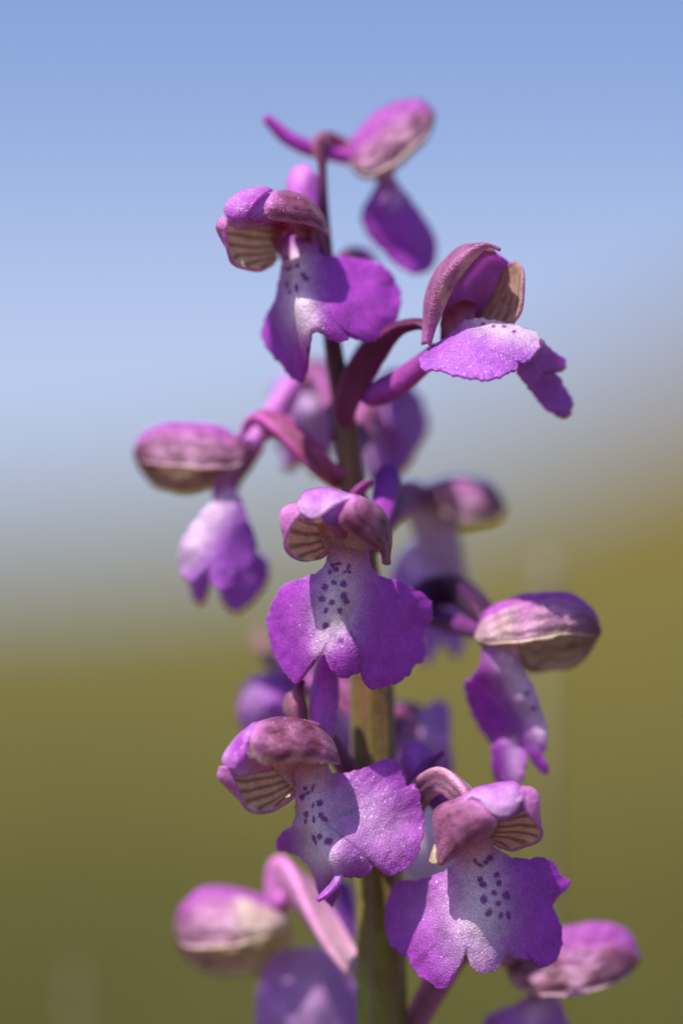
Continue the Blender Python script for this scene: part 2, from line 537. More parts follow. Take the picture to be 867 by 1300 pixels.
# ------------------------------------------------------------------ flower: the sharp one at mid height
A = Flower(435, 720, 0, 'sharpest bloom, in the middle of the spike, facing the viewer with a broad purple lip', 7)
hc = (425, 690, -10)
A.patch('sepal', cols_to_grid(
    withd([(446, 634), (433, 651), (431, 666), (446, 680), (464, 690.5), (481, 701), (486, 717)], [-76, -80, -80, -74, -64, -50, -38]),
    withd([(450, 632), (449, 645), (452, 660), (464, 674), (476, 686), (486, 701), (488, 718)], [-76, -86, -88, -80, -66, -48, -34]),
    withd([(455, 632), (463, 639), (474, 652), (483, 668), (489, 685), (491, 703), (491, 718)], [-66, -70, -68, -58, -46, -34, -28]),
    withd([(458, 633), (470, 638.5), (484, 648), (493, 664), (496, 684), (494, 705), (494, 717)], [-50, -42, -34, -26, -20, -18, -22]),
    withd([(460, 637), (470, 645), (480, 655), (487, 668), (489, 685), (490, 704), (493, 716)], [-20, 0, 12, 16, 14, 4, -12])),
    c_outer(5, 'v', 0.34, 0.95), hc)
A.patch('sepal', [
    [(384, 652, -72), (384, 640, -52), (398, 645, 0), (412, 660, 40)],
    [(379, 659, -74), (368, 643, -58), (380, 644, -10), (412, 663, 40)],
    [(371, 669, -72), (358, 651, -60), (374, 656, -10), (411, 668, 40)],
    [(366, 680, -66), (359, 669, -54), (378, 672, -5), (411, 675, 40)],
    [(362, 690, -58), (366, 687, -40), (385, 685, 0), (412, 681, 40)],
    [(365, 702, -48), (375, 699, -30), (393, 693, 5), (413, 687, 40)],
    [(376, 710.5, -36), (386, 706, -22), (400, 699, 8), (415, 692, 40)],
    [(394, 713, -20), (401, 709, -12), (408, 704, 10), (417, 696, 40)],
    [(410, 707, -5), (412, 705, 0), (415, 702, 15), (418, 699, 40)]], c_rim(6), hc)
A.patch('dorsal_sepal', [
    [(380, 648, -76), (379, 641, -66), (384, 634, -44), (392, 640, 0)],
    [(386, 655, -84), (386, 641, -78), (388, 626, -48), (398, 634, 10)],
    [(397, 660, -90), (399, 643, -84), (402, 623, -48), (408, 632, 20)],
    [(407, 656, -91), (412, 640, -82), (418, 622.5, -46), (424, 631, 25)],
    [(419, 647, -90), (427, 635, -78), (432, 624.5, -44), (436, 632, 25)],
    [(434, 638.5, -84), (440, 632, -72), (446, 629.5, -42), (452, 638, 20)],
    [(446, 632, -78), (450, 631, -64), (456, 633, -38), (460, 642, 15)]], c_dorsal, hc)
A.patch('petal', [
    [(407, 657, -82), (410, 650, -80), (420, 640, -60)], [(413, 665, -80), (419, 653, -78), (430, 638, -58)],
    [(422, 668, -77), (428, 654, -75), (438, 636, -55)], [(432, 665, -73), (437, 650, -71), (446, 636, -50)]], c_flat(lin(178, 92, 196), LILA, 'v'), hc, 3)
A.patch('petal', [
    [(381, 650, -74), (380, 645, -70), (385, 638, -50)], [(384, 661, -72), (388, 652, -74), (392, 640, -50)],
    [(392, 663.5, -68), (396, 654, -74), (400, 640, -50)], [(402, 661, -66), (404, 652, -70), (408, 640, -50)]], c_flat(LILA), hc, 3)
lipA = [(417.5, 703), (409.6, 723), (391, 732), (364.5, 741), (354, 752), (346, 767.5), (339, 786), (342, 807), (347, 828.5), (359, 850),
        (370, 864), (378, 867), (387, 856), (398, 842), (407, 829), (412, 828), (416, 839), (422, 850), (433.5, 859), (446.7, 857), (457, 850),
        (459, 841), (461, 852), (463, 866), (473, 875), (489, 871.5), (502.4, 868), (518, 858), (526, 846), (537, 839), (539.5, 828.5), (537, 812.6),
        (539.5, 799), (547.5, 786), (549, 770), (542, 758), (527.6, 749), (505, 738), (484, 732), (472, 723), (469, 712), (467, 700), (460, 690), (442, 684), (424, 690), (418, 697)]
spA = crop(330, 680, 3.77, [(350, 147, 11, 10), (374, 141, 16, 8), (366, 166, 14, 13), (338, 179, 12, 13), (423, 155, 9, 16, 25), (405, 180, 14, 6, -30), (426, 178, 10, 10),
     (355, 227, 14, 11, 30), (398, 236, 15, 15), (315, 250, 14, 18, 20), (303, 303, 16, 16), (400, 288, 15, 18), (410, 313, 15, 15), (347, 321, 12, 15, 20),
     (320, 359, 11, 15, 20), (380, 358, 13, 17, -15), (317, 430, 14, 18, 20), (389, 506, 13, 14)])
A.lip([(lipA, (436, 775), [(442, 684, 46), (440, 704, 16), (418, 700, 20), (467, 702, 20), (430, 730, -10), (419, 770, -22), (409, 825, -18), (437, 857, -22),
    (364, 742, 46), (340, 787, 62), (347, 830, 52), (374, 866, 28), (376, 800, 22), (395, 760, 0), (474, 730, 12), (508, 740, 40), (547, 766, 62), (540, 810, 62), (522, 855, 42), (475, 873, 6), (490, 800, 16), (455, 790, -10)])],
    spA, [(440, 690, 425, 785, 27, 0.92), (425, 760, 408, 822, 13, 0.6)], throat=[(442, 690, 22)], rings=64, seg=420)
A.patch('column', [
    [(404, 664, 10), (406, 680, 20), (415, 702, 24), (414, 722, 30)],
    [(420, 660, 20), (424, 680, 34), (430, 702, 30), (432, 722, 30)],
    [(440, 662, -6), (442, 676, 0), (446, 690, 20), (446, 722, 34)],
    [(462, 664, 10), (464, 682, 22), (466, 702, 26), (468, 722, 32)]], c_flat(THRO, lin(226, 196, 200), 'v'), None, 3, mats=[M_LIP])
A.patch('anther', [
    [(421, 664, -30), (424, 672, -34), (428, 680, -20)], [(431, 660, -42), (432, 671, -50), (434, 684, -30)], [(443, 664, -30), (440, 673, -34), (438, 682, -20)]],
    c_flat(lin(206, 130, 190), lin(190, 100, 160)), None, 6, mats=[M_LIP])
A.tube('spur', [(440, 700, 30, 14), (466, 678, 60, 17), (484, 650, 100, 15), (490, 622, 140, 18), (493, 600, 165, 19), (494, 588, 172, 12)], lin(196, 80, 200), lin(112, 36, 140), 2, .10, flat=.6)  # upper end coloured darker to stand for shade on the spur
A.tube('ovary', [(452, 720, 138, 9), (452, 670, 110, 13), (442, 645, 60, 13), (430, 655, 10, 12)], lin(150, 76, 110), lin(190, 100, 170))
A.patch('bract', [[(440, 640, 120), (446, 636, 108), (452, 640, 120)], [(446, 624, 112), (452, 620, 98), (460, 626, 112)], [(460, 612, 110), (464, 609, 100), (470, 614, 110)], [(471, 607, 108), (472, 606, 104), (473, 608, 108)]],
    c_flat(lin(196, 96, 176), lin(176, 72, 160)), None, 3, mats=[M_TUBE])

# ------------------------------------------------------------------ flower: lower, turned to the left side
B = Flower(400, 1010, 10, 'large sharp bloom below the middle one, striped hood to one side, lip spread beside the stem', 7)
hc = (360, 985, -15)
B.patch('sepal', cols_to_grid(
    withd([(318, 942), (321, 957), (336, 968), (352, 966.5), (376, 966), (405, 967), (422, 969), (430, 970)], [-88, -90, -88, -84, -76, -60, -42, -26]),
    withd([(321, 931), (328, 938), (342, 946), (358, 947), (380, 947), (406, 951), (423, 960), (430.5, 968)], [-86, -94, -94, -90, -80, -62, -40, -24]),
    withd([(326, 921), (335, 921), (349, 925), (365, 925), (386, 928), (408, 936), (424, 951), (430, 964)], [-70, -72, -72, -70, -62, -46, -30, -18]),
    withd([(331, 916), (341, 913), (354, 911.5), (370, 911.5), (390, 916.5), (409, 928), (423, 944), (429, 959)], [-44, -40, -38, -36, -32, -24, -16, -10]),
    withd([(336, 920), (350, 922), (362, 922), (378, 922), (394, 928), (408, 938), (420, 950), (427, 961)], [0, 12, 16, 18, 18, 16, 10, 0])),
    c_outer(5, 'v', 0.34, 0.95, 0.5), hc)
B.patch('dorsal_sepal', [
    [(350, 934, 34), (324, 919, -44), (329, 916, -52), (333, 915, -46)],
    [(338, 944, 32), (306, 934, -56), (313, 930, -78), (322, 926, -84)],
    [(322, 956, 24), (290, 952, -62), (302, 950, -90), (315, 948, -96)],
    [(300, 958, 0), (285, 962, -66), (297, 963, -94), (311, 963, -98)],
    [(300, 966, 0), (289, 970, -72), (297, 974, -92), (305, 971, -96)]], c_dorsal, hc)
B.patch('sepal', [
    [(290, 971, -88), (283, 971, -72), (318, 970, -20), (350, 970, 30)],
    [(297, 986, -85), (280, 983, -72), (316, 982, -15), (358, 978, 30)],
    [(303, 999, -80), (289, 995, -64), (322, 993, -10), (364, 984, 32)],
    [(308, 1011, -74), (302, 1009, -56), (330, 1003, -8), (370, 990, 34)],
    [(312, 1022, -67), (317, 1017, -50), (340, 1010, -5), (373, 994, 36)],
    [(325, 1030.5, -58), (332, 1024, -42), (350, 1015, -2), (375, 998, 36)],
    [(346, 1028.5, -42), (350, 1023, -30), (360, 1014, 5), (376, 1002, 36)],
    [(364, 1019, -20), (366, 1016, -12), (370, 1010, 12), (377, 1005, 36)],
    [(374, 1010, 0), (375, 1009, 5), (376, 1008, 20), (378, 1006, 36)]], c_rim(7, 0.8), hc)
B.patch('petal', [
    [(291, 973, -80), (300, 968, -84), (314, 955, -70)], [(296, 985, -76), (305, 978, -78), (318, 960, -66)],
    [(309, 985, -70), (318, 975, -70), (328, 962, -55)], [(322, 981, -55), (330, 972, -50), (340, 962, -40)], [(342, 978, -20), (346, 970, -20), (352, 962, -20)]],
    c_flat(LILA, lin(206, 150, 180)), hc, 3)
lipB = [(376, 972), (395, 966), (414, 970), (417, 976), (424, 981.5), (437, 982.7), (456, 978), (471, 972), (480.4, 967.4), (495, 964.5), (504.6, 969), (509.5, 981.5),
        (514, 993.6), (519, 1002), (526.4, 998), (532.5, 1008), (535, 1025), (538.5, 1042), (537, 1061), (529, 1085.6), (519, 1100), (507, 1107), (495, 1110), (485, 1104),
        (478, 1095), (470, 1086), (472, 1098), (467, 1108), (456, 1112.7), (442, 1112), (433, 1111), (431, 1122), (428, 1140), (422, 1152), (415, 1145), (405, 1134), (400.5, 1117), (393, 1100),
        (381, 1090), (366.6, 1084), (354.5, 1082), (350, 1073.5), (354.5, 1062.6), (364, 1054), (373, 1047), (376, 1034), (376, 1010), (375, 988)]
spB = crop(340, 950, 4.13, [(195, 215, 12, 11), (184, 258, 12, 17), (207, 240, 16, 8, -25), (235, 212, 8, 22, 15), (237, 302, 7, 14, 10), (269, 290, 18, 16), (207, 345, 14, 17), (206, 380, 9, 14),
     (243, 370, 7, 17), (277, 353, 15, 16), (292, 372, 19, 14, 20), (252, 474, 10, 30, -22), (278, 458, 12, 18, -15), (322, 486, 20, 20)])
B.lip([(lipB, (412, 1045), [(395, 966, 25), (378, 990, 12), (414, 985, 18), (384, 1020, -4), (394, 1050, -16), (410, 1085, -22), (428, 1110, -24), (456, 1112, -18),
    (376, 1040, 22), (364, 1056, 44), (351, 1073, 58), (380, 1088, 48), (400, 1115, 34), (422, 1150, 40), (392, 1072, 14), (440, 985, 16), (495, 966, 26), (535, 1020, 30), (538, 1050, 22), (510, 1105, -14), (485, 1104, -16), (470, 1040, -2), (430, 1040, -6)])],
    spB, [(392, 985, 408, 1085, 24, 0.9), (440, 1030, 480, 1050, 48, 0.35)], throat=[(395, 970, 24)], rings=64, seg=420)
B.patch('lip_lobe', [[(436, 1108, -24), (432, 1108, -26), (426, 1106, -22)], [(430, 1122, -30), (426, 1120, -33), (421, 1118, -24)], [(416, 1136, -36), (413, 1133, -38), (409, 1132, -26)], [(404, 1143, -36), (402, 1142, -38), (402, 1140, -30)]],
    c_flat(LILA, PURP), None, 3, mats=[M_LIP])
B.patch('column', [
    [(344, 968, -8), (352, 980, 6), (374, 1002, 16), (380, 1012, 20)],
    [(372, 956, 22), (376, 972, 32), (384, 994, 26), (390, 1010, 22)],
    [(395, 958, 10), (396, 972, 22), (400, 990, 26), (402, 1010, 24)],
    [(417, 956, 14), (418, 968, 22), (417, 980, 28), (420, 1000, 30)]], c_flat(THRO, lin(226, 196, 200), 'v'), None, 3, mats=[M_LIP])
B.tube('spur', [(400, 975, 40, 12), (408, 940, 60, 14), (411, 900, 74, 19), (413, 868, 80, 18), (414, 842, 84, 13), (414, 828, 86, 5)], lin(206, 110, 214), lin(196, 80, 206), 2, .05)
B.tube('ovary', [(466, 1010, 136, 10), (440, 980, 110, 13), (410, 935, 70, 12), (380, 925, 20, 12)], lin(120, 70, 80), lin(170, 90, 140))
B.patch('bract', [[(366, 918, 70), (376, 912, 44), (390, 918, 70)], [(360, 900, 66), (372, 896, 40), (390, 902, 66)], [(362, 886, 62), (373, 880, 44), (386, 886, 60)], [(372, 876, 58), (378, 872, 50), (384, 874, 58)], [(380, 866, 56), (384, 863, 54), (387, 864, 56)]],
    c_flat(lin(196, 130, 150), lin(120, 40, 100)), None, 3, mats=[M_TUBE])

# ------------------------------------------------------------------ flower: lowest sharp one, beside the stem
D = Flower(605, 1100, 0, 'lowest sharp bloom, broad shaded lip with a round patch of spots and folded pink hood', 7)
hc = (612, 1062, -15)
D.patch('sepal', cols_to_grid(
    withd([(622, 1028), (627.5, 1038), (624, 1048), (612, 1058), (596, 1071), (576, 1085), (560, 1096.5)], [-88, -90, -88, -82, -72, -58, -46]),
    withd([(612, 1018), (612, 1030), (606, 1040), (594, 1050), (580, 1064), (567, 1079), (557, 1094)], [-84, -94, -94, -88, -76, -60, -44]),
    withd([(600, 1009), (592, 1018), (582, 1026), (570, 1037), (562, 1053), (558, 1072), (554, 1092)], [-72, -78, -78, -70, -60, -50, -38]),
    withd([(594, 1006), (576, 1015), (560, 1021), (550.5, 1031), (550, 1050), (553, 1070), (552, 1089)], [-48, -44, -38, -34, -28, -26, -28]),
    withd([(603, 1012), (590, 1020), (574, 1028), (563, 1039), (559, 1054), (556, 1071), (550, 1086)], [0, 8, 14, 16, 12, 0, -14])),
    c_outer(5, 'v', 0.3, 0.6), hc)
D.patch('sepal_tip', [[(556, 1066, -24), (553, 1070, -30), (551, 1074, -20)], [(556, 1080, -36), (550, 1082, -40), (547, 1084, -26)], [(558, 1094, -44), (550, 1094, -46), (544.5, 1092, -34)]],
    c_flat(CREAM, CREAM), None, 3, mats=[M_LIP])
D.patch('dorsal_sepal', [
    [(586, 1022, -66), (584, 1018, -58), (588, 1015, -44), (598, 1026, 24)],
    [(598, 1008, -82), (597, 1006, -72), (600, 1002, -50), (608, 1016, 24)],
    [(612, 1020, -91), (610, 1010, -86), (611, 997, -52), (620, 1014, 34)],
    [(625, 1030, -94), (625, 1014, -91), (628, 993.5, -54), (632, 1012, 38)],
    [(638, 1032, -95), (640, 1015, -92), (641, 992.5, -54), (643, 1012, 38)],
    [(650, 1026, -92), (652, 1012, -87), (651, 993, -54), (652, 1012, 36)],
    [(658, 1014, -86), (659, 1008, -76), (658, 999, -52), (657, 1012, 34)],
    [(662, 1020, -66), (668, 1016, -60), (668, 1008, -46), (660, 1020, 34)]], c_dorsal, hc)
D.patch('sepal', [
    [(652, 1008, -84), (654, 998, -60), (648, 1006, -5), (630, 1025, 35)],
    [(660, 1014, -77), (673, 1000, -58), (665, 1010, -8), (628, 1030, 35)],
    [(663, 1025, -76), (681, 1010, -61), (668, 1022, -8), (628, 1036, 36)],
    [(672, 1036, -72), (681, 1027, -56), (664, 1035, -5), (627, 1042, 37)],
    [(680, 1046, -66), (682, 1043, -49), (660, 1044, 0), (626, 1048, 38)],
    [(686, 1055, -57), (680, 1053, -40), (655, 1052, 3), (625, 1053, 38)],
    [(683, 1064, -46), (673, 1061, -32), (650, 1058, 5), (624, 1058, 38)],
    [(668, 1073, -34), (661, 1068, -22), (644, 1063, 8), (623, 1062, 38)],
    [(648, 1078, -18), (645, 1074, -10), (635, 1068, 12), (622, 1066, 38)],
    [(630, 1074, 0), (629, 1072, 5), (626, 1070, 20), (622, 1068, 38)]], c_rim(7), hc)
D.patch('petal', [
    [(622, 1034, -84), (622, 1026, -84), (624, 1015, -60)], [(636, 1038, -80), (637, 1028, -82), (638, 1014, -60)],
    [(650, 1036, -74), (651, 1026, -78), (651, 1012, -55)], [(662, 1027, -68), (660, 1018, -72), (658, 1006, -50)]], c_flat(LILA, lin(186, 100, 196)), hc, 3)
lipD = [(585, 1068), (579, 1081), (577, 1095), (567, 1105), (549, 1114), (531, 1120), (507, 1121.5), (500, 1132), (493.5, 1147), (490.5, 1168), (492, 1189), (501, 1207), (519, 1219),
        (525, 1231), (534, 1241.4), (549, 1249), (559.5, 1256.4), (570, 1250.4), (579, 1234), (585, 1219), (591, 1210), (595.4, 1219), (603, 1231), (612, 1234), (627, 1231), (636, 1222),
        (643.4, 1211), (657, 1217.4), (672, 1220.4), (681, 1225), (690, 1229.4), (702, 1225), (711, 1213), (714, 1195), (712.4, 1177), (703, 1154), (711, 1139.5), (723, 1129), (724.4, 1121.5),
        (711, 1111), (705, 1099), (690, 1090), (672, 1092), (651, 1090), (636, 1082.5), (627, 1074), (623, 1062), (605, 1058)]
spD = crop(480, 1060, 3.335, [(411, 116, 6, 13, -25), (430, 131, 15, 8, 15), (455, 119, 12, 10, -40), (471, 103, 15, 13), (429, 190, 12, 14), (443, 212, 15, 13, 30), (500, 172, 13, 13), (507, 206, 12, 13),
     (487, 246, 12, 12), (537, 257, 16, 20, -25), (444, 272, 14, 18), (502, 288, 12, 12), (462, 325, 14, 17, 25), (513, 340, 11, 16), (545, 340, 10, 18, -15)])
D.lip([(lipD, (605, 1150), [(605, 1062, 28), (583, 1085, 18), (628, 1080, 18), (608, 1110, -4), (606, 1150, -16), (600, 1200, -24), (613, 1233, -22), (560, 1255, -4),
    (507, 1124, 64), (491, 1168, 70), (519, 1218, 36), (550, 1160, 14), (545, 1190, 8), (570, 1215, -12), (690, 1093, 36), (722, 1125, 52), (713, 1180, 44), (690, 1228, 18), (660, 1150, 8), (650, 1215, 0)])],
    spD, [(605, 1070, 612, 1158, 31, 0.88), (600, 1160, 605, 1205, 34, 0.45), (560, 1150, 600, 1200, 46, 0.18)], throat=[(605, 1062, 24)], rings=64, seg=420)
D.patch('column', [
    [(576, 1014, 10), (588, 1040, 18), (588, 1058, 24), (582, 1078, 28), (580, 1100, 34)],
    [(602, 1008, 10), (602, 1032, 30), (602, 1052, 38), (600, 1074, 36), (600, 1100, 34)],
    [(630, 1006, 10), (624, 1032, 14), (620, 1050, 22), (614, 1072, 30), (614, 1100, 34)],
    [(656, 1010, 10), (644, 1036, 30), (634, 1056, 32), (626, 1074, 32), (628, 1100, 36)]], c_flat(THRO, lin(226, 196, 200), 'v'), None, 3, mats=[M_LIP])
D.tube('spur', [(590, 1060, 45, 13), (570, 1030, 80, 15), (548, 1000, 100, 20), (535, 975, 108, 24), (524, 958, 112, 20), (516, 950, 114, 8)], lin(180, 96, 196), lin(170, 84, 190), 2, .05)
D.tube('ovary', [(512, 1060, 140, 10), (528, 1030, 110, 13), (541, 1003, 60, 15), (562, 990, 20, 15), (584, 1004, -10, 14), (600, 1030, -10, 12)], lin(84, 34, 80), lin(206, 146, 172), 3, .30, 1.6)
D.patch('bract', [[(512, 1010, 100), (530, 1004, 80), (545, 1010, 100)], [(520, 992, 92), (536, 984, 70), (548, 992, 92)], [(536, 972, 84), (546, 968, 70), (552, 974, 84)], [(562, 957, 78), (564, 956, 74), (565, 958, 78)]],
    c_flat(lin(150, 60, 160), lin(120, 40, 130)), None, 3, mats=[M_TUBE])

# ------------------------------------------------------------------ flower: upper, turned to the left side
E = Flower(390, 320, 85, 'upper bloom just under the topmost one, hood with dark sepal, round lit lip', 6)
hc = (350, 310, -15)
E.patch('sepal', cols_to_grid(
    withd([(337, 270), (341, 281), (356, 288), (381, 288.5), (399, 291), (409, 296), (418, 303)], [-86, -88, -84, -72, -56, -40, -26]),
    withd([(341, 261), (349, 268), (362, 273), (384, 275), (400, 280), (409, 289), (417, 300)], [-86, -94, -90, -76, -56, -38, -24]),
    withd([(346, 252), (354, 254), (366, 256), (385, 260), (401, 271), (410, 282), (416, 296)], [-70, -72, -68, -56, -42, -28, -18]),
    withd([(350, 247), (358, 246.5), (369, 247), (386, 253), (402, 266), (411, 279), (415, 293)], [-42, -38, -36, -30, -22, -16, -10]),
    withd([(353, 253), (362, 256), (372, 258), (387, 264), (400, 275), (408, 286), (413, 296)], [0, 14, 16, 16, 14, 8, 0])),
    c_outer(5, 'v', 0.34, 1.0), hc)
E.patch('dorsal_sepal', [
    [(360, 262, 34), (335, 243, -44), (341, 244, -52), (347, 246, -50)],
    [(348, 268, 32), (318, 246, -50), (328, 249, -74), (339, 250, -80)],
    [(330, 274, 26), (303, 253, -56), (315, 261, -88), (328, 262, -92)],
    [(312, 280, 14), (291, 262, -60), (304, 273, -94), (320, 274, -97)],
    [(298, 282, 0), (287, 271, -64), (300, 281, -94), (315, 282, -97)],
    [(300, 287, -20), (293, 283, -72), (302, 288, -90), (309, 287, -92)]], c_dorsal, hc)
E.patch('petal', [
    [(316, 284, -84), (322, 270, -86), (338, 252, -62)], [(325, 288.5, -82), (332, 272, -85), (345, 252, -60)],
    [(335, 288, -78), (338, 274, -82), (350, 253, -58)], [(344, 285, -72), (347, 275, -78), (356, 255, -55)]], c_flat(lin(190, 90, 200), LILA, 'v'), hc, 3)
E.patch('petal', [
    [(293, 284, -76), (297, 280, -80), (306, 270, -60)], [(300, 296, -70), (306, 288, -74), (316, 276, -55)],
    [(314, 294, -62), (320, 288, -66), (328, 278, -50)], [(332, 291, -40), (336, 286, -42), (342, 278, -34)]], c_flat(LILA, lin(210, 140, 180)), hc, 3)
E.patch('sepal', [
    [(291, 284, -75), (285, 280, -56), (310, 283, -10), (345, 288, 30)],
    [(290, 293, -76), (278, 291, -60), (310, 292, -8), (347, 294, 30)],
    [(289, 303, -72), (280, 300, -56), (312, 301, -6), (349, 300, 30)],
    [(290, 315, -66), (288, 312, -48), (315, 311, -4), (350, 306, 31)],
    [(292, 327, -58), (297, 322, -40), (320, 319, -2), (350, 312, 32)],
    [(297, 338, -48), (305, 331, -30), (327, 325, 2), (350, 317, 33)],
    [(312, 345, -34), (318, 338, -20), (333, 330, 6), (350, 321, 34)],
    [(330, 345, -18), (332, 340, -10), (340, 333, 10), (351, 325, 34)],
    [(346, 337, 0), (347, 335, 4), (349, 332, 15), (352, 328, 34)]], c_rim(6), hc)
lipE = [(362, 298), (358, 322), (359, 335), (355, 357), (350, 382), (346, 388), (338, 400.5), (332.7, 422), (338, 438), (349, 453), (360, 464), (367, 475), (380, 484), (385, 484), (389, 474), (391, 455),
        (394, 438), (396, 426), (406, 426), (421.4, 434.5), (432.4, 437), (440, 433), (441, 426), (448, 431), (463, 435), (478.4, 431), (491.6, 420), (502.5, 405), (508, 387), (509, 372), (504.7, 361),
        (498, 348), (489, 337), (476, 330.4), (456.5, 326.5), (434.6, 325), (415, 325), (403, 320), (400.6, 304), (382, 294)]
spE = crop(325, 280, 4.563, [(185, 220, 14, 12), (200, 282, 22, 12, -15), (246, 270, 12, 14), (275, 325, 18, 14), (290, 350, 20, 14, 30), (190, 380, 10, 22), (205, 425, 10, 14), (243, 405, 10, 26), (262, 195, 10, 8)])
E.lip([(lipE, (394, 385), [(382, 296, 26), (360, 320, 14), (400, 310, 16), (376, 335, -14), (377, 385, -42), (392, 424, -54), (432, 436, -48), (358, 350, 8), (348, 385, 18), (334, 420, 34), (365, 430, -2), (384, 482, 2), (360, 464, 12),
    (440, 328, 26), (480, 332, 42), (508, 375, 36), (495, 418, 6), (462, 434, -22), (450, 380, -6), (415, 370, -26)])],
    spE, [(377, 330, 382, 400, 20, 0.85), (382, 390, 392, 420, 15, 0.6)], rings=44, seg=320)
E.patch('column', [
    [(318, 262, 0), (330, 288, 16), (345, 308, 24), (356, 326, 26), (360, 345, 30)],
    [(348, 260, 10), (358, 284, 34), (362, 302, 38), (370, 322, 32), (374, 345, 30)],
    [(378, 262, 10), (384, 284, 20), (385, 302, 26), (388, 320, 30), (390, 345, 30)],
    [(404, 275, 10), (408, 290, 24), (406, 304, 28), (404, 318, 32), (408, 345, 36)]], c_flat(lin(200, 116, 128), lin(190, 140, 186), 'v'), None, 3, mats=[M_LIP])
E.patch('anther', [[(346, 286, -26), (350, 292, -30), (354, 299, -20)], [(356, 285, -36), (357, 293, -42), (358, 300, -26)], [(366, 287, -26), (364, 292, -30), (362, 298, -20)]],
    c_flat(lin(170, 40, 90), lin(140, 30, 80)), None, 6, mats=[M_LIP])
E.tube('spur', [(392, 300, 120, 12), (390, 280, 130, 15), (386, 256, 138, 20), (384, 234, 142, 22), (385, 216, 144, 18), (388, 206, 146, 8)], lin(206, 96, 208), lin(222, 136, 226), 2, .04)
E.tube('ovary', [(416, 350, 146, 7), (404, 318, 130, 11), (392, 290, 104, 12), (376, 288, 90, 11)], lin(96, 44, 80), lin(190, 110, 150))
E.patch('bract', [[(366, 262, 175), (374, 258, 165), (384, 262, 175)], [(358, 246, 175), (364, 242, 168), (372, 246, 175)], [(352, 230, 175), (353, 229, 172), (355, 230, 175)]], c_flat(lin(196, 130, 190)), None, 3, mats=[M_TUBE])

# ------------------------------------------------------------------ flower: topmost, in profile
T_ = Flower(485, 210, 235, 'topmost bloom in profile with its long spur pointing away from the hood', 5)
profile_hood(T_, [(443, 209), (452, 220), (470, 225), (490, 219), (512, 201), (532, 183), (546, 165), (550, 148)],
             [(443, 203), (447, 180), (468, 151), (497, 132), (522, 127.5), (542, 131), (552, 139)],
             [(446, 212), (462, 224), (484, 223), (508, 206), (530, 188), (545, 170), (551, 150)], 46, cream=1.0, cw=.3, brown=.6, seam=.55)
T_.lip([([(481, 222), (476, 238), (461, 264), (461, 280), (470, 300), (487, 318), (505, 338), (528, 348), (548, 338), (553.6, 312), (548, 291.7), (530.5, 266), (510, 240), (496, 224)], (506, 285),
      [(488, 224, 5), (500, 260, -18), (512, 300, -22), (520, 344, -8), (463, 272, 30), (484, 316, 24), (552, 312, 44), (530, 268, 34), (508, 238, 18)])], (), [(490, 226, 500, 250, 14, 0.5)], reg=0.25, rings=30, seg=220)
T_.tube('spur', [(456, 204, 238, 9), (425, 197, 226, 10), (395, 191, 216, 10.5), (366, 178, 206, 10), (348, 163, 200, 8), (338, 153, 196, 6)], lin(196, 84, 196), lin(184, 66, 186), 2, .04)
T_.tube('ovary', [(410, 214, 152, 6), (405, 190, 185, 8), (414, 177, 220, 8), (432, 180, 245, 8), (450, 197, 245, 8)], lin(110, 50, 80), lin(196, 110, 150))
T_.patch('column', [[(470, 214, -20), (478, 226, -14), (484, 238, -10)], [(486, 212, -6), (490, 226, -4), (494, 240, -6)], [(500, 214, 14), (500, 226, 14), (502, 238, 10)]], c_flat(THRO, PURP, 'v'), None, 3, mats=[M_LIP])

# ------------------------------------------------------------------ flower: upper, opened towards the other side, lip flared
G = Flower(600, 410, 35, 'upper bloom with open upright hood and pale sunlit lip held out flat', 6)
hc = (600, 375, 10)
G.patch('sepal', cols_to_grid(
    withd([(545, 440), (553, 417), (566, 386), (578, 361), (596, 338), (617, 319), (634, 321)], [-15, -28, -38, -44, -46, -42, -36]),
    withd([(541, 438), (546, 409), (554, 379), (566, 351), (586, 328), (610, 314), (633, 319)], [-22, -36, -46, -52, -52, -46, -34]),
    withd([(538, 438), (541, 406), (544, 379), (554, 353), (572, 331), (598, 313), (631, 317)], [-14, -22, -28, -30, -30, -28, -24]),
    withd([(536.5, 438), (538.5, 405), (540, 381), (548, 355.5), (563, 333), (588, 313.5), (628, 314)], [4, 4, 4, 4, 4, 2, -10]),
    withd([(543, 430), (548, 405), (552, 382), (562, 358), (578, 340), (600, 322), (628, 319)], [25, 38, 46, 50, 48, 40, 15])),
    c_outer(5, 'v', 0.2, 0.42, 0.6, 0.12), hc)
G.patch('dorsal_sepal', [
    [(560, 432, 20), (585, 428, 48), (612, 424, 40)], [(562, 395, 36), (595, 390, 64), (628, 390, 48)],
    [(574, 358, 40), (606, 352, 62), (640, 356, 40)], [(594, 330, 32), (622, 327, 44), (646, 336, 24)], [(616, 318, 6), (627, 321, 6), (636, 328, 4)]],
    lambda u, v, P: (np.tile(PURP, (len(u), 1)), mixc(np.tile(lin(150, 40, 100), (len(u), 1)), np.tile(lin(218, 146, 216), (len(u), 1)), sstep(.1, .5, u))), hc)
G.patch('sepal', [
    [(596, 428, 40), (625, 420, 24), (648, 416, 0)], [(612, 396, 50), (640, 394, 22), (661, 394, -14)],
    [(630, 365, 44), (650, 362, 16), (664, 362, -14)], [(640, 342, 28), (652, 338, 10), (663, 344, -10)], [(648, 335, 10), (653, 332, 5), (658, 334, 0)]],
    lambda u, v, P: c_outer(5, 'v', 0.2, 0.8)(1 - u, 1 - v, P), hc)
G.patch('column', [[(566, 428, 20), (560, 412, 18), (566, 396, 30)], [(584, 424, 6), (584, 402, 6), (586, 382, 20)], [(604, 420, 14), (602, 400, 16), (604, 384, 30)]],
    c_flat(lin(214, 150, 196), lin(150, 30, 80), 'v'), None, 4, mats=[M_LIP])
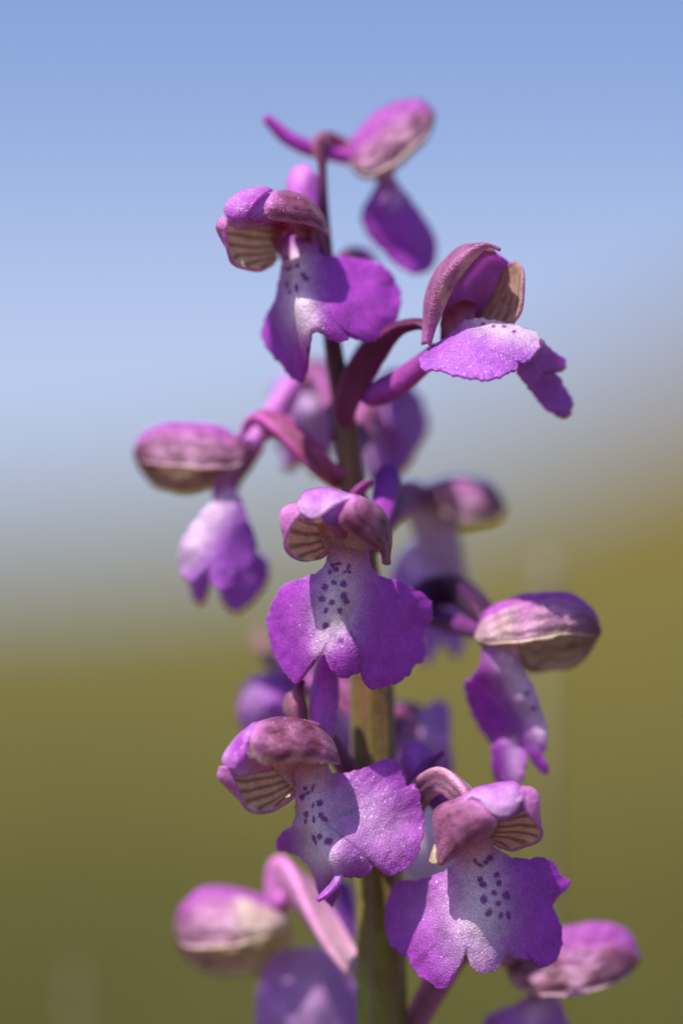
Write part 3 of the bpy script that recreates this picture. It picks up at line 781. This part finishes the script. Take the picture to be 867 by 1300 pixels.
nearL = [(532, 463), (536, 453.5), (553, 439.6), (571, 427), (586, 412), (599, 406.6), (616, 407), (639, 411), (662, 417), (681, 425.6), (683, 442), (673, 456), (663, 464), (658, 459), (654.5, 470), (642, 477.7),
         (621.5, 486), (604, 486), (578, 481.5), (560.6, 475), (548, 472.6), (538, 473)]
farL = [(664, 430), (682, 427), (703, 444.7), (716.7, 452), (718, 466), (708, 467), (697, 469), (708, 474), (715, 479), (716, 487), (728, 503), (727.5, 519), (718, 528), (705, 523), (692.6, 515.7), (675, 493), (658, 473), (650, 450)]
G.lip([(nearL, (612, 446), [(536, 462, -34), (570, 428, -20), (599, 408, -14), (640, 412, -14), (680, 427, -8), (673, 456, -44), (640, 477, -76), (604, 486, -90), (560, 475, -72), (620, 445, -48)]),
       (farL, (684, 474), [(664, 432, -6), (684, 430, -2), (716, 455, 40), (727, 505, 62), (716, 527, 66), (690, 512, 56), (656, 472, 30), (684, 474, 34)])],
      [(625, 417, 2.6, 2), (639, 417, 3, 2), (651, 423.6, 3, 2.2), (612, 414, 2.5, 2)], [(615, 410, 672, 424, 20, 0.85)], rings=44, seg=300, base=lin(200, 116, 222))
G.tube('spur', [(556, 445, 60, 12), (534, 462, 84, 14), (510, 480, 104, 17), (488, 492, 116, 18), (470, 500, 122, 14), (460, 503, 124, 6)], lin(190, 84, 186), lin(170, 64, 170), 2, .04)
G.tube('ovary', [(440, 540, 146, 9), (441, 510, 130, 14), (453, 475, 120, 18), (474, 441, 106, 17), (502, 416, 84, 10), (528, 410, 60, 7), (545, 416, 45, 7)], lin(150, 60, 110), lin(88, 26, 70), 3, .2)  # deep purple paints in the shadow of the lip above
G.patch('bract', [[(424, 520, 140), (436, 518, 122), (446, 526, 138)], [(428, 490, 136), (440, 486, 118), (452, 492, 134)], [(444, 452, 132), (452, 448, 118), (462, 452, 132)], [(462, 424, 128), (464, 422, 124), (467, 424, 128)]],
    c_flat(lin(206, 100, 170), lin(150, 50, 120)), None, 3, mats=[M_TUBE])

# ------------------------------------------------------------------ flower: far out on one side, in profile, blurred
I_ = Flower(265, 620, 225, 'blurred bloom in profile reaching out over the pale horizon, hood like a closed boat', 5)
profile_hood(I_, [(312, 572), (309, 588), (290, 596), (254, 596), (219, 592), (186, 588), (171, 577)],
             [(313, 567), (298, 552), (270, 541), (238, 537), (202, 541), (180, 554), (170, 572)],
             [(306, 590), (284, 604), (261, 620), (242, 625), (208, 619), (185, 607), (173, 588)], 52, cream=0.5, brown=0.55)
I_.lip([([(293, 619), (279, 628), (254, 658), (235, 686), (229.6, 711.5), (235, 732), (244.6, 739), (258, 731), (265, 726), (271, 739), (284, 750.7), (307, 732), (323, 704.5), (324, 684), (316, 663), (307, 638), (300, 624)], (278, 685),
       [(294, 621, -20), (266, 650, -46), (245, 700, -66), (244, 738, -58), (266, 726, -66), (284, 750, -66), (322, 690, -16), (300, 640, -30), (285, 690, -52), (232, 710, -40)]),
       ([(300, 700), (325, 699), (339, 712), (339, 732), (325, 757), (300, 776), (284, 767), (278, 750), (285, 720)], (308, 738), [(300, 700, 40), (338, 720, 50), (300, 775, 56), (280, 750, 44)]),
       ([(240, 725), (262, 722), (266, 740), (256, 764), (246, 760), (240, 742)], (252, 743), [(240, 725, 20), (262, 722, 20), (255, 764, 40), (246, 745, 26)])],
      (), [(286, 630, 240, 705, 22, 0.75)], reg=0.1, rings=26, seg=220, base=lin(198, 112, 226))
I_.patch('column', [[(296, 570, -14), (286, 590, -10), (272, 615, -4), (272, 640, 0)], [(318, 566, 0), (302, 590, -18), (288, 615, -18), (282, 640, -14)], [(336, 566, 10), (318, 592, 10), (302, 616, 10), (294, 640, 6)]], c_flat(lin(216, 150, 196), lin(186, 110, 190), 'v'), None, 4, mats=[M_LIP])
I_.tube('ovary', [(434, 612, 150, 12), (408, 592, 152, 14), (384, 569, 160, 16), (356, 546, 172, 16), (334, 534, 190, 14), (320, 540, 210, 12), (312, 558, 222, 11)], lin(150, 62, 90), lin(196, 90, 176), 3, .2)
I_.tube('spur', [(318, 566, 180, 11), (336, 545, 195, 13), (352, 520, 210, 16), (366, 496, 222, 16), (374, 482, 226, 8)], lin(214, 130, 214), lin(206, 120, 206), 2, .04)
I_.patch('bract', [[(400, 600, 160), (412, 590, 150), (424, 606, 160)], [(372, 566, 168), (384, 556, 156), (394, 572, 168)], [(358, 580, 172), (366, 574, 164), (374, 584, 172)], [(360, 592, 174), (364, 590, 170), (368, 593, 174)]], c_flat(lin(190, 90, 160), lin(186, 80, 196)), None, 3, mats=[M_TUBE])

# ------------------------------------------------------------------ flower: right of the sharp middle one, in profile
J = Flower(660, 830, 115, 'soft bloom in profile over the brown hill, hood half in shadow, lip hanging with a forked tip', 6)
profile_hood(J, [(603, 813), (620, 818), (661, 815), (684, 811.5), (714, 806), (741.5, 807), (759, 804)],
             [(603, 808), (617, 776), (638, 765), (663, 756), (695, 752.5), (718, 752.7), (742, 765), (760, 785), (764, 802)],
             [(612, 818), (645, 835), (668, 849), (687, 854), (714, 851), (741.5, 838), (762, 815)], 50, cream=0.9, brown=0.35, cw=0.4, basec=0.45)
J.lip([([(612, 823), (610, 841.5), (598.5, 860), (590.4, 867), (595, 890), (605, 915), (619, 936), (633, 950), (645, 951), (651.5, 934), (660, 940), (672, 957), (682, 974), (693, 982), (695, 975), (688, 960), (693, 947.6), (694, 929), (688.4, 906), (679, 878), (665, 851), (649, 832), (626, 824)], (645, 890),
       [(614, 824, -20), (592, 866, 10), (605, 914, 50), (640, 950, 58), (635, 850, -26), (662, 890, -22), (685, 930, -12), (692, 980, 6), (691, 915, 6), (668, 855, 4), (628, 895, 22)]),
       ([(628, 945), (650, 938), (668, 950), (669, 966), (664, 990), (652, 1002), (636, 996), (628, 984), (626, 965)], (648, 968), [(628, 945, 34), (668, 950, 20), (652, 1002, 30), (630, 985, 44), (655, 970, 14)])],
      [(676, 898, 3, 3), (668, 880, 3, 3)], [(640, 835, 690, 925, 20, 0.7), (652, 942, 656, 985, 12, 0.4)], reg=0.15, rings=34, seg=260)
J.patch('column', [[(606, 806, -20), (614, 818, -18), (620, 836, -10)], [(630, 800, -8), (634, 818, -20), (640, 838, -20)], [(662, 806, 10), (660, 822, 4), (658, 842, 4)]], c_flat(THRO, LILA, 'v'), None, 4, mats=[M_LIP])
J.tube('ovary', [(482, 806, 160, 10), (516, 780, 220, 15), (552, 750, 260, 20), (584, 748, 230, 19), (606, 770, 160, 16), (624, 796, 110, 13)], lin(96, 30, 92), lin(74, 26, 70))
J.tube('spur', [(620, 802, 115, 11), (596, 796, 170, 13), (572, 790, 220, 14), (552, 784, 260, 13), (540, 782, 275, 6)], lin(140, 66, 140), lin(110, 46, 130), 2, .04)

# ------------------------------------------------------------------ flower: behind, its hood over the grey horizon
Q = Flower(560, 680, 400, 'strongly blurred bloom behind the stem, hood coloured dark for shade against the grey horizon', 4)
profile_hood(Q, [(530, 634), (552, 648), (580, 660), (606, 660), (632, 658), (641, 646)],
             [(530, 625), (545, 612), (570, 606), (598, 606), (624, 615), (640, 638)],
             [(530, 640), (552, 660), (580, 668), (608, 664), (632, 660), (641, 648)], 60, cream=0.7, brown=1.0, dcol=lin(116, 54, 92))  # shade on this back hood is put into its darker colours
Q.lip([([(520, 690), (545, 684), (575, 700), (592, 730), (588, 770), (590, 810), (578, 836), (562, 815), (548, 835), (536, 842), (530, 800), (505, 770), (494, 740), (502, 712)], (545, 755),
       [(520, 690, 0), (575, 700, 10), (545, 750, -30), (500, 740, 20), (590, 760, 30), (560, 830, 0)])], (), [(535, 690, 560, 720, 30, 0.6)], rings=20, seg=160, base=lin(206, 140, 226))
Q.patch('column', [[(504, 626, 0), (520, 660, 0), (535, 695, 0), (545, 730, 6)], [(528, 618, -30), (545, 655, -34), (560, 690, -30), (566, 728, -14)], [(556, 622, 0), (572, 656, 0), (584, 690, 0), (588, 726, 6)]], c_flat(lin(244, 206, 222), lin(226, 180, 224), 'v'), None, 6, mats=[M_LIP])
Q.tube('ovary', [(468, 700, 160, 12), (490, 660, 220, 17), (512, 632, 320, 19), (530, 630, 390, 18)], lin(130, 60, 100), lin(180, 100, 150))

# flower behind the stem, between the upper ones
Q2 = Flower(496, 545, 330, 'blurred violet bloom behind the stem below the flared upper one', 4)
Q2.lip([([(454, 500), (490, 484), (526, 494), (540, 520), (542, 545), (528, 570), (514, 594), (492, 606), (466, 602), (455, 562), (450, 530)], (495, 545),
        [(458, 505, 20), (520, 500, 20), (495, 540, -20), (536, 540, 40), (512, 595, 10), (458, 560, 30)])], (), [(464, 560, 470, 600, 14, 0.4)], rings=20, seg=160, base=lin(206, 132, 226))
Q2.patch('sepal', [[(470, 500, 20), (480, 478, 60), (500, 474, 90)], [(495, 490, -10), (500, 468, 30), (515, 466, 80)], [(520, 496, 10), (526, 476, 50), (524, 470, 90)]], c_outer(4), (498, 490, 80))
Q2.tube('ovary', [(440, 590, 165, 11), (456, 560, 230, 15), (472, 520, 320, 16), (490, 496, 390, 14)], lin(140, 70, 110), lin(180, 100, 160))

# flower behind on the left of the stem
Q3 = Flower(385, 525, 380, 'pale blurred bloom behind the stem over the profile bloom', 4)
Q3.lip([([(352, 482), (392, 464), (424, 474), (432, 510), (430, 552), (414, 580), (390, 572), (368, 584), (350, 556), (344, 515)], (390, 524),
        [(376, 486, 20), (424, 478, 20), (396, 520, -20), (430, 540, 30), (364, 540, 30)])], (), [(396, 480, 400, 545, 26, 0.5)], rings=20, seg=160, base=lin(200, 136, 222))
Q3.patch('sepal', [[(366, 492, 10), (376, 466, 50), (396, 462, 90)], [(392, 478, -20), (396, 456, 20), (404, 454, 70)], [(422, 482, 10), (424, 462, 50), (412, 458, 90)]], c_outer(4), (396, 480, 90))
Q3.tube('ovary', [(430, 560, 160, 11), (424, 520, 240, 14), (412, 490, 340, 15), (400, 478, 400, 13)], lin(150, 80, 120), lin(180, 100, 170))

# small dark bloom behind the upper round lip
Q4 = Flower(455, 335, 300, 'small blurred purple bloom peeping out behind the upper round lip', 4)
Q4.lip([([(432, 326), (452, 314), (472, 322), (480, 345), (470, 370), (445, 372), (430, 350)], (455, 345), [(432, 326, 10), (472, 322, 10), (455, 345, -20), (480, 350, 20), (445, 372, 10)])], (), None, rings=14, seg=100, base=lin(130, 44, 160))
Q4.tube('ovary', [(418, 380, 156, 8), (430, 350, 210, 12), (444, 330, 280, 13), (455, 326, 310, 11)], lin(110, 50, 80), lin(140, 60, 120))

# blurred bloom behind on the lower left
Q5 = Flower(345, 890, 300, 'blurred violet bloom behind the lower striped hood, mostly hidden', 4)
Q5.lip([([(306, 880), (320, 860), (348, 856), (375, 862), (388, 890), (380, 930), (350, 945), (318, 936), (304, 910)], (345, 898), [(306, 880, 10), (375, 862, 20), (345, 895, -20), (350, 945, 20), (304, 910, 20)])], (), [(316, 870, 322, 900, 12, 0.3)], rings=20, seg=160, base=lin(200, 124, 222))
Q5.lip([([(416, 840), (442, 852), (452, 900), (446, 955), (424, 965), (410, 900)], (432, 900), [(424, 850, 0), (446, 900, 20), (418, 900, 10), (430, 955, 10)])], (), [(432, 870, 432, 930, 14, 0.4)], name='petal', rings=14, seg=100, base=lin(190, 130, 220))
Q5.tube('ovary', [(464, 905, 160, 12), (430, 880, 230, 16), (390, 862, 300, 17), (360, 858, 330, 15)], lin(140, 70, 110), lin(180, 100, 170))
Q5.tube('spur', [(360, 858, 330, 12), (342, 838, 380, 10), (331, 820, 430, 10), (326, 808, 470, 9), (325, 800, 490, 5)], lin(150, 100, 110), lin(150, 110, 100), 2, .04)

# blurred bloom behind on the lower right
Q6 = Flower(535, 945, 290, 'blurred violet bloom behind the stem above the lowest sharp one', 4)
Q6.lip([([(494, 900), (520, 892), (537, 902), (552, 890), (570, 898), (570, 940), (574, 978), (550, 1006), (512, 1000), (492, 960)], (535, 945), [(500, 905, 10), (566, 902, 20), (535, 945, -20), (566, 980, 20), (498, 960, 20)])], (), [(530, 915, 536, 950, 18, 0.3)], rings=20, seg=160, base=lin(210, 140, 226))
Q6.tube('ovary', [(486, 960, 165, 12), (500, 925, 230, 16), (518, 908, 300, 16), (535, 912, 330, 13)], lin(130, 60, 100), lin(170, 90, 150))
Q6.lip([([(512, 1040), (545, 1020), (585, 1032), (596, 1070), (588, 1100), (560, 1118), (525, 1122), (510, 1085)], (550, 1075), [(512, 1040, 10), (585, 1032, 20), (550, 1075, -20), (590, 1100, 20), (510, 1085, 20)])], (), [(550, 1030, 550, 1110, 50, 0.75)], name='petal', rings=20, seg=140, base=lin(206, 164, 226))

# ------------------------------------------------------------------ flower: lower left, blurred and bud-like
R_ = Flower(330, 1190, 270, 'blurred pink and cream bloom low on the spike, hood closed like a bud', 5)
profile_hood(R_, [(368, 1166), (352, 1180), (326, 1192), (296, 1198), (256, 1202), (232, 1196), (223, 1180)],
             [(366, 1180), (362, 1158), (338, 1140), (290, 1126), (256, 1130), (232, 1150), (223, 1172)],
             [(370, 1186), (362, 1216), (340, 1234), (298, 1244), (252, 1232), (232, 1210), (224, 1186)], 58, cream=0.9, brown=0.12, cw=0.25, basec=0.8)
R_.tube('ovary', [(464, 1234, 160, 10), (442, 1212, 178, 14), (414, 1176, 200, 17), (386, 1134, 225, 18), (366, 1108, 245, 16), (355, 1103, 260, 13), (352, 1124, 258, 12), (356, 1150, 245, 12)], lin(214, 166, 186), lin(206, 108, 196), 3, .26, 3.4)
R_.lip([([(350, 1215), (384, 1205), (430, 1208), (452, 1230), (456, 1275), (450, 1330), (420, 1372), (386, 1360), (360, 1378), (330, 1350), (326, 1300), (330, 1250)], (392, 1285),
       [(350, 1215, 30), (430, 1208, 40), (380, 1280, -10), (350, 1290, -6), (328, 1300, 20), (455, 1280, 50), (390, 1370, 0)])], (), [(395, 1215, 392, 1290, 46, 0.35)], rings=28, seg=200, base=lin(200, 130, 224))
R_.lip([([(428, 1120), (446, 1128), (452, 1165), (446, 1200), (430, 1195), (424, 1150)], (438, 1160), [(428, 1120, 60), (452, 1165, 70), (424, 1150, 60), (440, 1200, 60)])], (), None, name='petal', rings=14, seg=100, base=lin(156, 80, 200))

# ------------------------------------------------------------------ flower: lower right, soft, striped hood
U_ = Flower(700, 1230, 205, 'blurred bloom lowest on the right with a striped brown hood and lip cut by the frame', 5)
profile_hood(U_, [(641, 1226), (652, 1250), (687, 1260), (733, 1259), (772, 1248), (800, 1233), (811, 1220)],
             [(642, 1214), (660, 1192), (700, 1180), (748, 1172.5), (775, 1172.5), (799, 1187), (811, 1214)],
             [(650, 1238), (664, 1254), (690, 1262), (734, 1261), (772, 1250), (800, 1235), (811, 1221)], 56, nv=6, cream=0.35, brown=0.8, seam=.5)
U_.lip([([(690, 1258), (672, 1264), (653, 1275), (630, 1285), (615, 1300), (622, 1340), (650, 1372), (684, 1366), (714, 1350), (722, 1310), (714, 1284), (704, 1262)], (672, 1310),
       [(690, 1260, 10), (660, 1300, -20), (616, 1310, 20), (720, 1310, 30), (680, 1366, 0)])], (), [(688, 1262, 676, 1290, 18, 0.5)], rings=24, seg=180, base=lin(200, 124, 222))
U_.patch('column', [[(640, 1222, -10), (660, 1244, -10), (676, 1268, 0)], [(656, 1206, -34), (676, 1240, -24), (690, 1270, -14)], [(676, 1206, 0), (694, 1240, 0), (702, 1268, 4)]], c_flat(lin(236, 220, 206), LILA, 'v'), None, 4, mats=[M_LIP])
U_.tube('ovary', [(512, 1330, 150, 12), (545, 1260, 150, 16), (580, 1200, 158, 18), (620, 1196, 168, 16), (648, 1216, 172, 14)], lin(150, 80, 110), lin(190, 120, 160))

# ------------------------------------------------------------------ leaves at the foot of the orchid
def leaf_mesh(length, width, bend, seed):
    r = random.Random(seed)
    V, F = [], []
    for i in range(15):
        t = i / 14
        w = width * math.sin(math.pi * min(1, 0.12 + 0.88 * t)) ** 0.7
        x = length * math.sin(t * bend) / bend
        z = length * (1 - math.cos(t * bend)) / bend
        for j in range(7):
            s = (j - 3) / 3
            V.append((x, s * w, 0.35 * length * t * (1 - 0.9 * t) - z * 0.35 + abs(s) * w * 0.5 + 0.004))
    return V, grid_faces(15, 7)

def plain(name, c, rough=0.6, transl=0.25, vary=0.3, scale=60):
    m, t, out = nodes(name)
    N, L = t.nodes.new, t.links.new
    tc = N('ShaderNodeTexCoord'); nz = N('ShaderNodeTexNoise'); nz.inputs['Scale'].default_value = scale; nz.inputs['Detail'].default_value = 5
    L(tc.outputs['Object'], nz.inputs['Vector'])
    mr = N('ShaderNodeMapRange'); mr.inputs[1].default_value = .3; mr.inputs[2].default_value = .7; mr.inputs[3].default_value = 1 - vary; mr.inputs[4].default_value = 1 + vary
    L(nz.outputs['Fac'], mr.inputs[0])
    mu = N('ShaderNodeMix'); mu.data_type = 'RGBA'; mu.blend_type = 'MULTIPLY'; mu.inputs[0].default_value = 1
    mu.inputs[6].default_value = (*c, 1); L(mr.outputs[0], mu.inputs[7])
    p = N('ShaderNodeBsdfPrincipled'); p.inputs['Roughness'].default_value = rough
    L(mu.outputs[2], p.inputs['Base Color'])
    tr = N('ShaderNodeBsdfTranslucent'); L(mu.outputs[2], tr.inputs['Color'])
    mx = N('ShaderNodeMixShader'); mx.inputs[0].default_value = transl
    L(p.outputs[0], mx.inputs[1]); L(tr.outputs[0], mx.inputs[2]); L(mx.outputs[0], out.inputs['Surface'])
    return m
M_LEAF = plain('orchid_leaf', (0.06, 0.11, 0.025), 0.45, 0.3)
for i in range(6):
    V, F = leaf_mesh(0.075 + 0.012 * (i % 3), 0.009 + 0.001 * (i % 2), 1.1, i)
    o = mesh_obj('leaf', V, F, [M_LEAF], orchid, None, 0.0006)
    o.rotation_euler = (0, 0, i * 1.05 + 0.3 * random.random())

# ------------------------------------------------------------------ meadow, hill, grass
def terrain_z(x, y):
    return 5.6 * np.exp(-((x - 14) / 7.2) ** 2 / 2 - ((y - 70) / 20) ** 2 / 2) + 1.6 * np.exp(-((y - 90) / 25) ** 2 / 2) + 0.012 * np.sin(x * 1.7 + y * .6) * np.sin(y * 1.1) * np.clip(np.hypot(x, y) / 3, 0, 1)

rad = np.concatenate([[0.0], np.geomspace(0.15, 3500, 130)])
ang = np.linspace(0, 2 * np.pi, 181)[:-1]
Rr, Aa = np.meshgrid(rad[1:], ang, indexing='ij')
X, Y = (Rr * np.cos(Aa)).ravel(), (Rr * np.sin(Aa)).ravel()
V = np.column_stack([X, Y, terrain_z(X, Y)])
V = np.concatenate([V, [[0, 0, 0]]])
F = grid_ring(len(rad) - 1, len(ang)); n0 = len(V) - 1
F += [(n0, i, (i + 1) % len(ang)) for i in range(len(ang))]
F = [f[::-1] for f in F]
m, t, out = nodes('meadow')
N, L = t.nodes.new, t.links.new
tc = N('ShaderNodeTexCoord')
nz = N('ShaderNodeTexNoise'); nz.inputs['Scale'].default_value = 0.12; nz.inputs['Detail'].default_value = 6
nf = N('ShaderNodeTexNoise'); nf.inputs['Scale'].default_value = 1.6; nf.inputs['Detail'].default_value = 6
L(tc.outputs['Object'], nz.inputs['Vector']); L(tc.outputs['Object'], nf.inputs['Vector'])
cr = N('ShaderNodeValToRGB')
cr.color_ramp.elements[0].position = 0.35; cr.color_ramp.elements[0].color = (0.088, 0.083, 0.016, 1)
cr.color_ramp.elements[1].position = 0.68; cr.color_ramp.elements[1].color = (0.140, 0.106, 0.016, 1)
L(nz.outputs['Fac'], cr.inputs[0])
mr = N('ShaderNodeMapRange'); mr.inputs[1].default_value = .3; mr.inputs[2].default_value = .7; mr.inputs[3].default_value = .62; mr.inputs[4].default_value = 1.25
L(nf.outputs['Fac'], mr.inputs[0])
mu = N('ShaderNodeMix'); mu.data_type = 'RGBA'; mu.blend_type = 'MULTIPLY'; mu.inputs[0].default_value = 1
# drier, browner grass on the hill
sx = N('ShaderNodeSeparateXYZ'); L(tc.outputs['Object'], sx.inputs[0])
ha = N('ShaderNodeMapRange'); ha.interpolation_type = 'SMOOTHSTEP'; ha.inputs[1].default_value = 0.0; ha.inputs[2].default_value = 5.0; L(sx.outputs['X'], ha.inputs[0])
hb = N('ShaderNodeMapRange'); hb.interpolation_type = 'SMOOTHSTEP'; hb.inputs[1].default_value = 30; hb.inputs[2].default_value = 55; L(sx.outputs['Y'], hb.inputs[0])
hm = N('ShaderNodeMath'); hm.operation = 'MULTIPLY'; L(ha.outputs[0], hm.inputs[0]); L(hb.outputs[0], hm.inputs[1])
hx = N('ShaderNodeMix'); hx.data_type = 'RGBA'; hx.inputs[7].default_value = (0.138, 0.092, 0.017, 1)
L(hm.outputs[0], hx.inputs[0]); L(cr.outputs[0], hx.inputs[6])
L(hx.outputs[2], mu.inputs[6]); L(mr.outputs[0], mu.inputs[7])
p = N('ShaderNodeBsdfPrincipled'); p.inputs['Roughness'].default_value = 0.95; p.inputs['Specular IOR Level'].default_value = 0.1
L(mu.outputs[2], p.inputs['Base Color']); L(p.outputs[0], out.inputs['Surface'])
tag(mesh_obj('ground', V, F, [m], None), kind='structure')

M_GRASS = plain('grass_blades', (0.096, 0.094, 0.014), 0.6, 0.35, 0.35, 3)
NB = 26000
r = 0.10 + 9 * rng.random(NB) ** 1.6
a = rng.uniform(0, 2 * np.pi, NB)
fwd = rng.random(NB) < 0.6
a = np.where(fwd, np.pi / 2 + rng.normal(0, 0.35, NB), a)
bx, by = r * np.cos(a), r * np.sin(a)
keep = ~((by < 0.0) & (np.abs(bx) < 0.05) & (by > -0.6))
bx, by = bx[keep], by[keep]; n = len(bx)
h = rng.uniform(0.035, 0.085, n); w = rng.uniform(0.0010, 0.0022, n)
th = rng.uniform(0, 6.28, n); lx, ly = rng.normal(0, .35, n) * h, rng.normal(0, .35, n) * h
bz = terrain_z(bx, by)
wx, wy = np.cos(th) * w, np.sin(th) * w
V = np.stack([np.stack([bx - wx, by - wy, bz], 1), np.stack([bx + wx, by + wy, bz], 1),
              np.stack([bx + wx * .7 + lx * .35, by + wy * .7 + ly * .35, bz + h * .6], 1), np.stack([bx - wx * .7 + lx * .35, by - wy * .7 + ly * .35, bz + h * .6], 1),
              np.stack([bx + lx, by + ly, bz + h], 1)], 1).reshape(-1, 3)
F = []
for i in range(n):
    b = i * 5
    F.append((b, b + 1, b + 2, b + 3)); F.append((b + 3, b + 2, b + 4))
tag(mesh_obj('grass', V, F, [M_GRASS], None), 'short dry olive grass covering the meadow', 'grass', kind='stuff')

# ------------------------------------------------------------------ grass stalks behind the orchid
M_STALK = plain('stalk_straw', (0.22, 0.195, 0.08), 0.6, 0.2, 0.2, 400)
M_HEAD = plain('seed_head_straw', (0.30, 0.26, 0.18), 0.7, 0.3, 0.3, 900)
def stalk(x, y, d, wpx, label, lean):
    top = unproject(x, y, d)
    base = Vector((top.x + lean, top.y, float(terrain_z(top.x, top.y))))
    e = empty('grass_stalk', base)
    tag(e, label, 'grass stalk', 'grass stalks behind the orchid')
    f = (1 + d * K / S) * K
    hgt = top.z - base.z
    P = [(lean * -1 * s ** 1.5, 0.004 * math.sin(s * 3), s * hgt, wpx * f * (0.62 - 0.12 * s)) for s in np.linspace(0, 1, 12)]
    V, F, C = tube_mesh(np.array(P), 3, 0.04, 0, 1, 10, PINK, PINK)
    mesh_obj('stem', V, F, [M_STALK], e)
    # seed head: spikelets set spirally round the tip
    hv, hf = [], []
    for i in range(26):
        s = i / 25; an = i * 2.4; zc = hgt - 0.003 + s * 0.005; rr = wpx * f * (0.7 - 0.7 * abs(s - .35))
        cx, cy = -lean + rr * .7 * math.cos(an), 0.004 * math.sin(3) + rr * .7 * math.sin(an)
        b = len(hv); q = wpx * f * .42
        hv += [(cx, cy, zc - q), (cx + q, cy, zc), (cx, cy + q, zc), (cx - q, cy, zc), (cx, cy - q, zc), (cx + .6 * q * math.cos(an), cy + .6 * q * math.sin(an), zc + 2.6 * q)]
        for j in range(4):
            k = (j + 1) % 4
            hf += [(b, b + 1 + k, b + 1 + j), (b + 5, b + 1 + j, b + 1 + k)]
    mesh_obj('seed_head', hv, hf, [M_HEAD], e)
    return e
stalk(694, 750, 1000, 18, 'faint straw coloured grass stalk behind the bloom over the brown hill', 0.0006)
stalk(96, 1262, 1300, 9, 'faint short grass stalk at the lower edge of the picture, far from the orchid', -0.002)
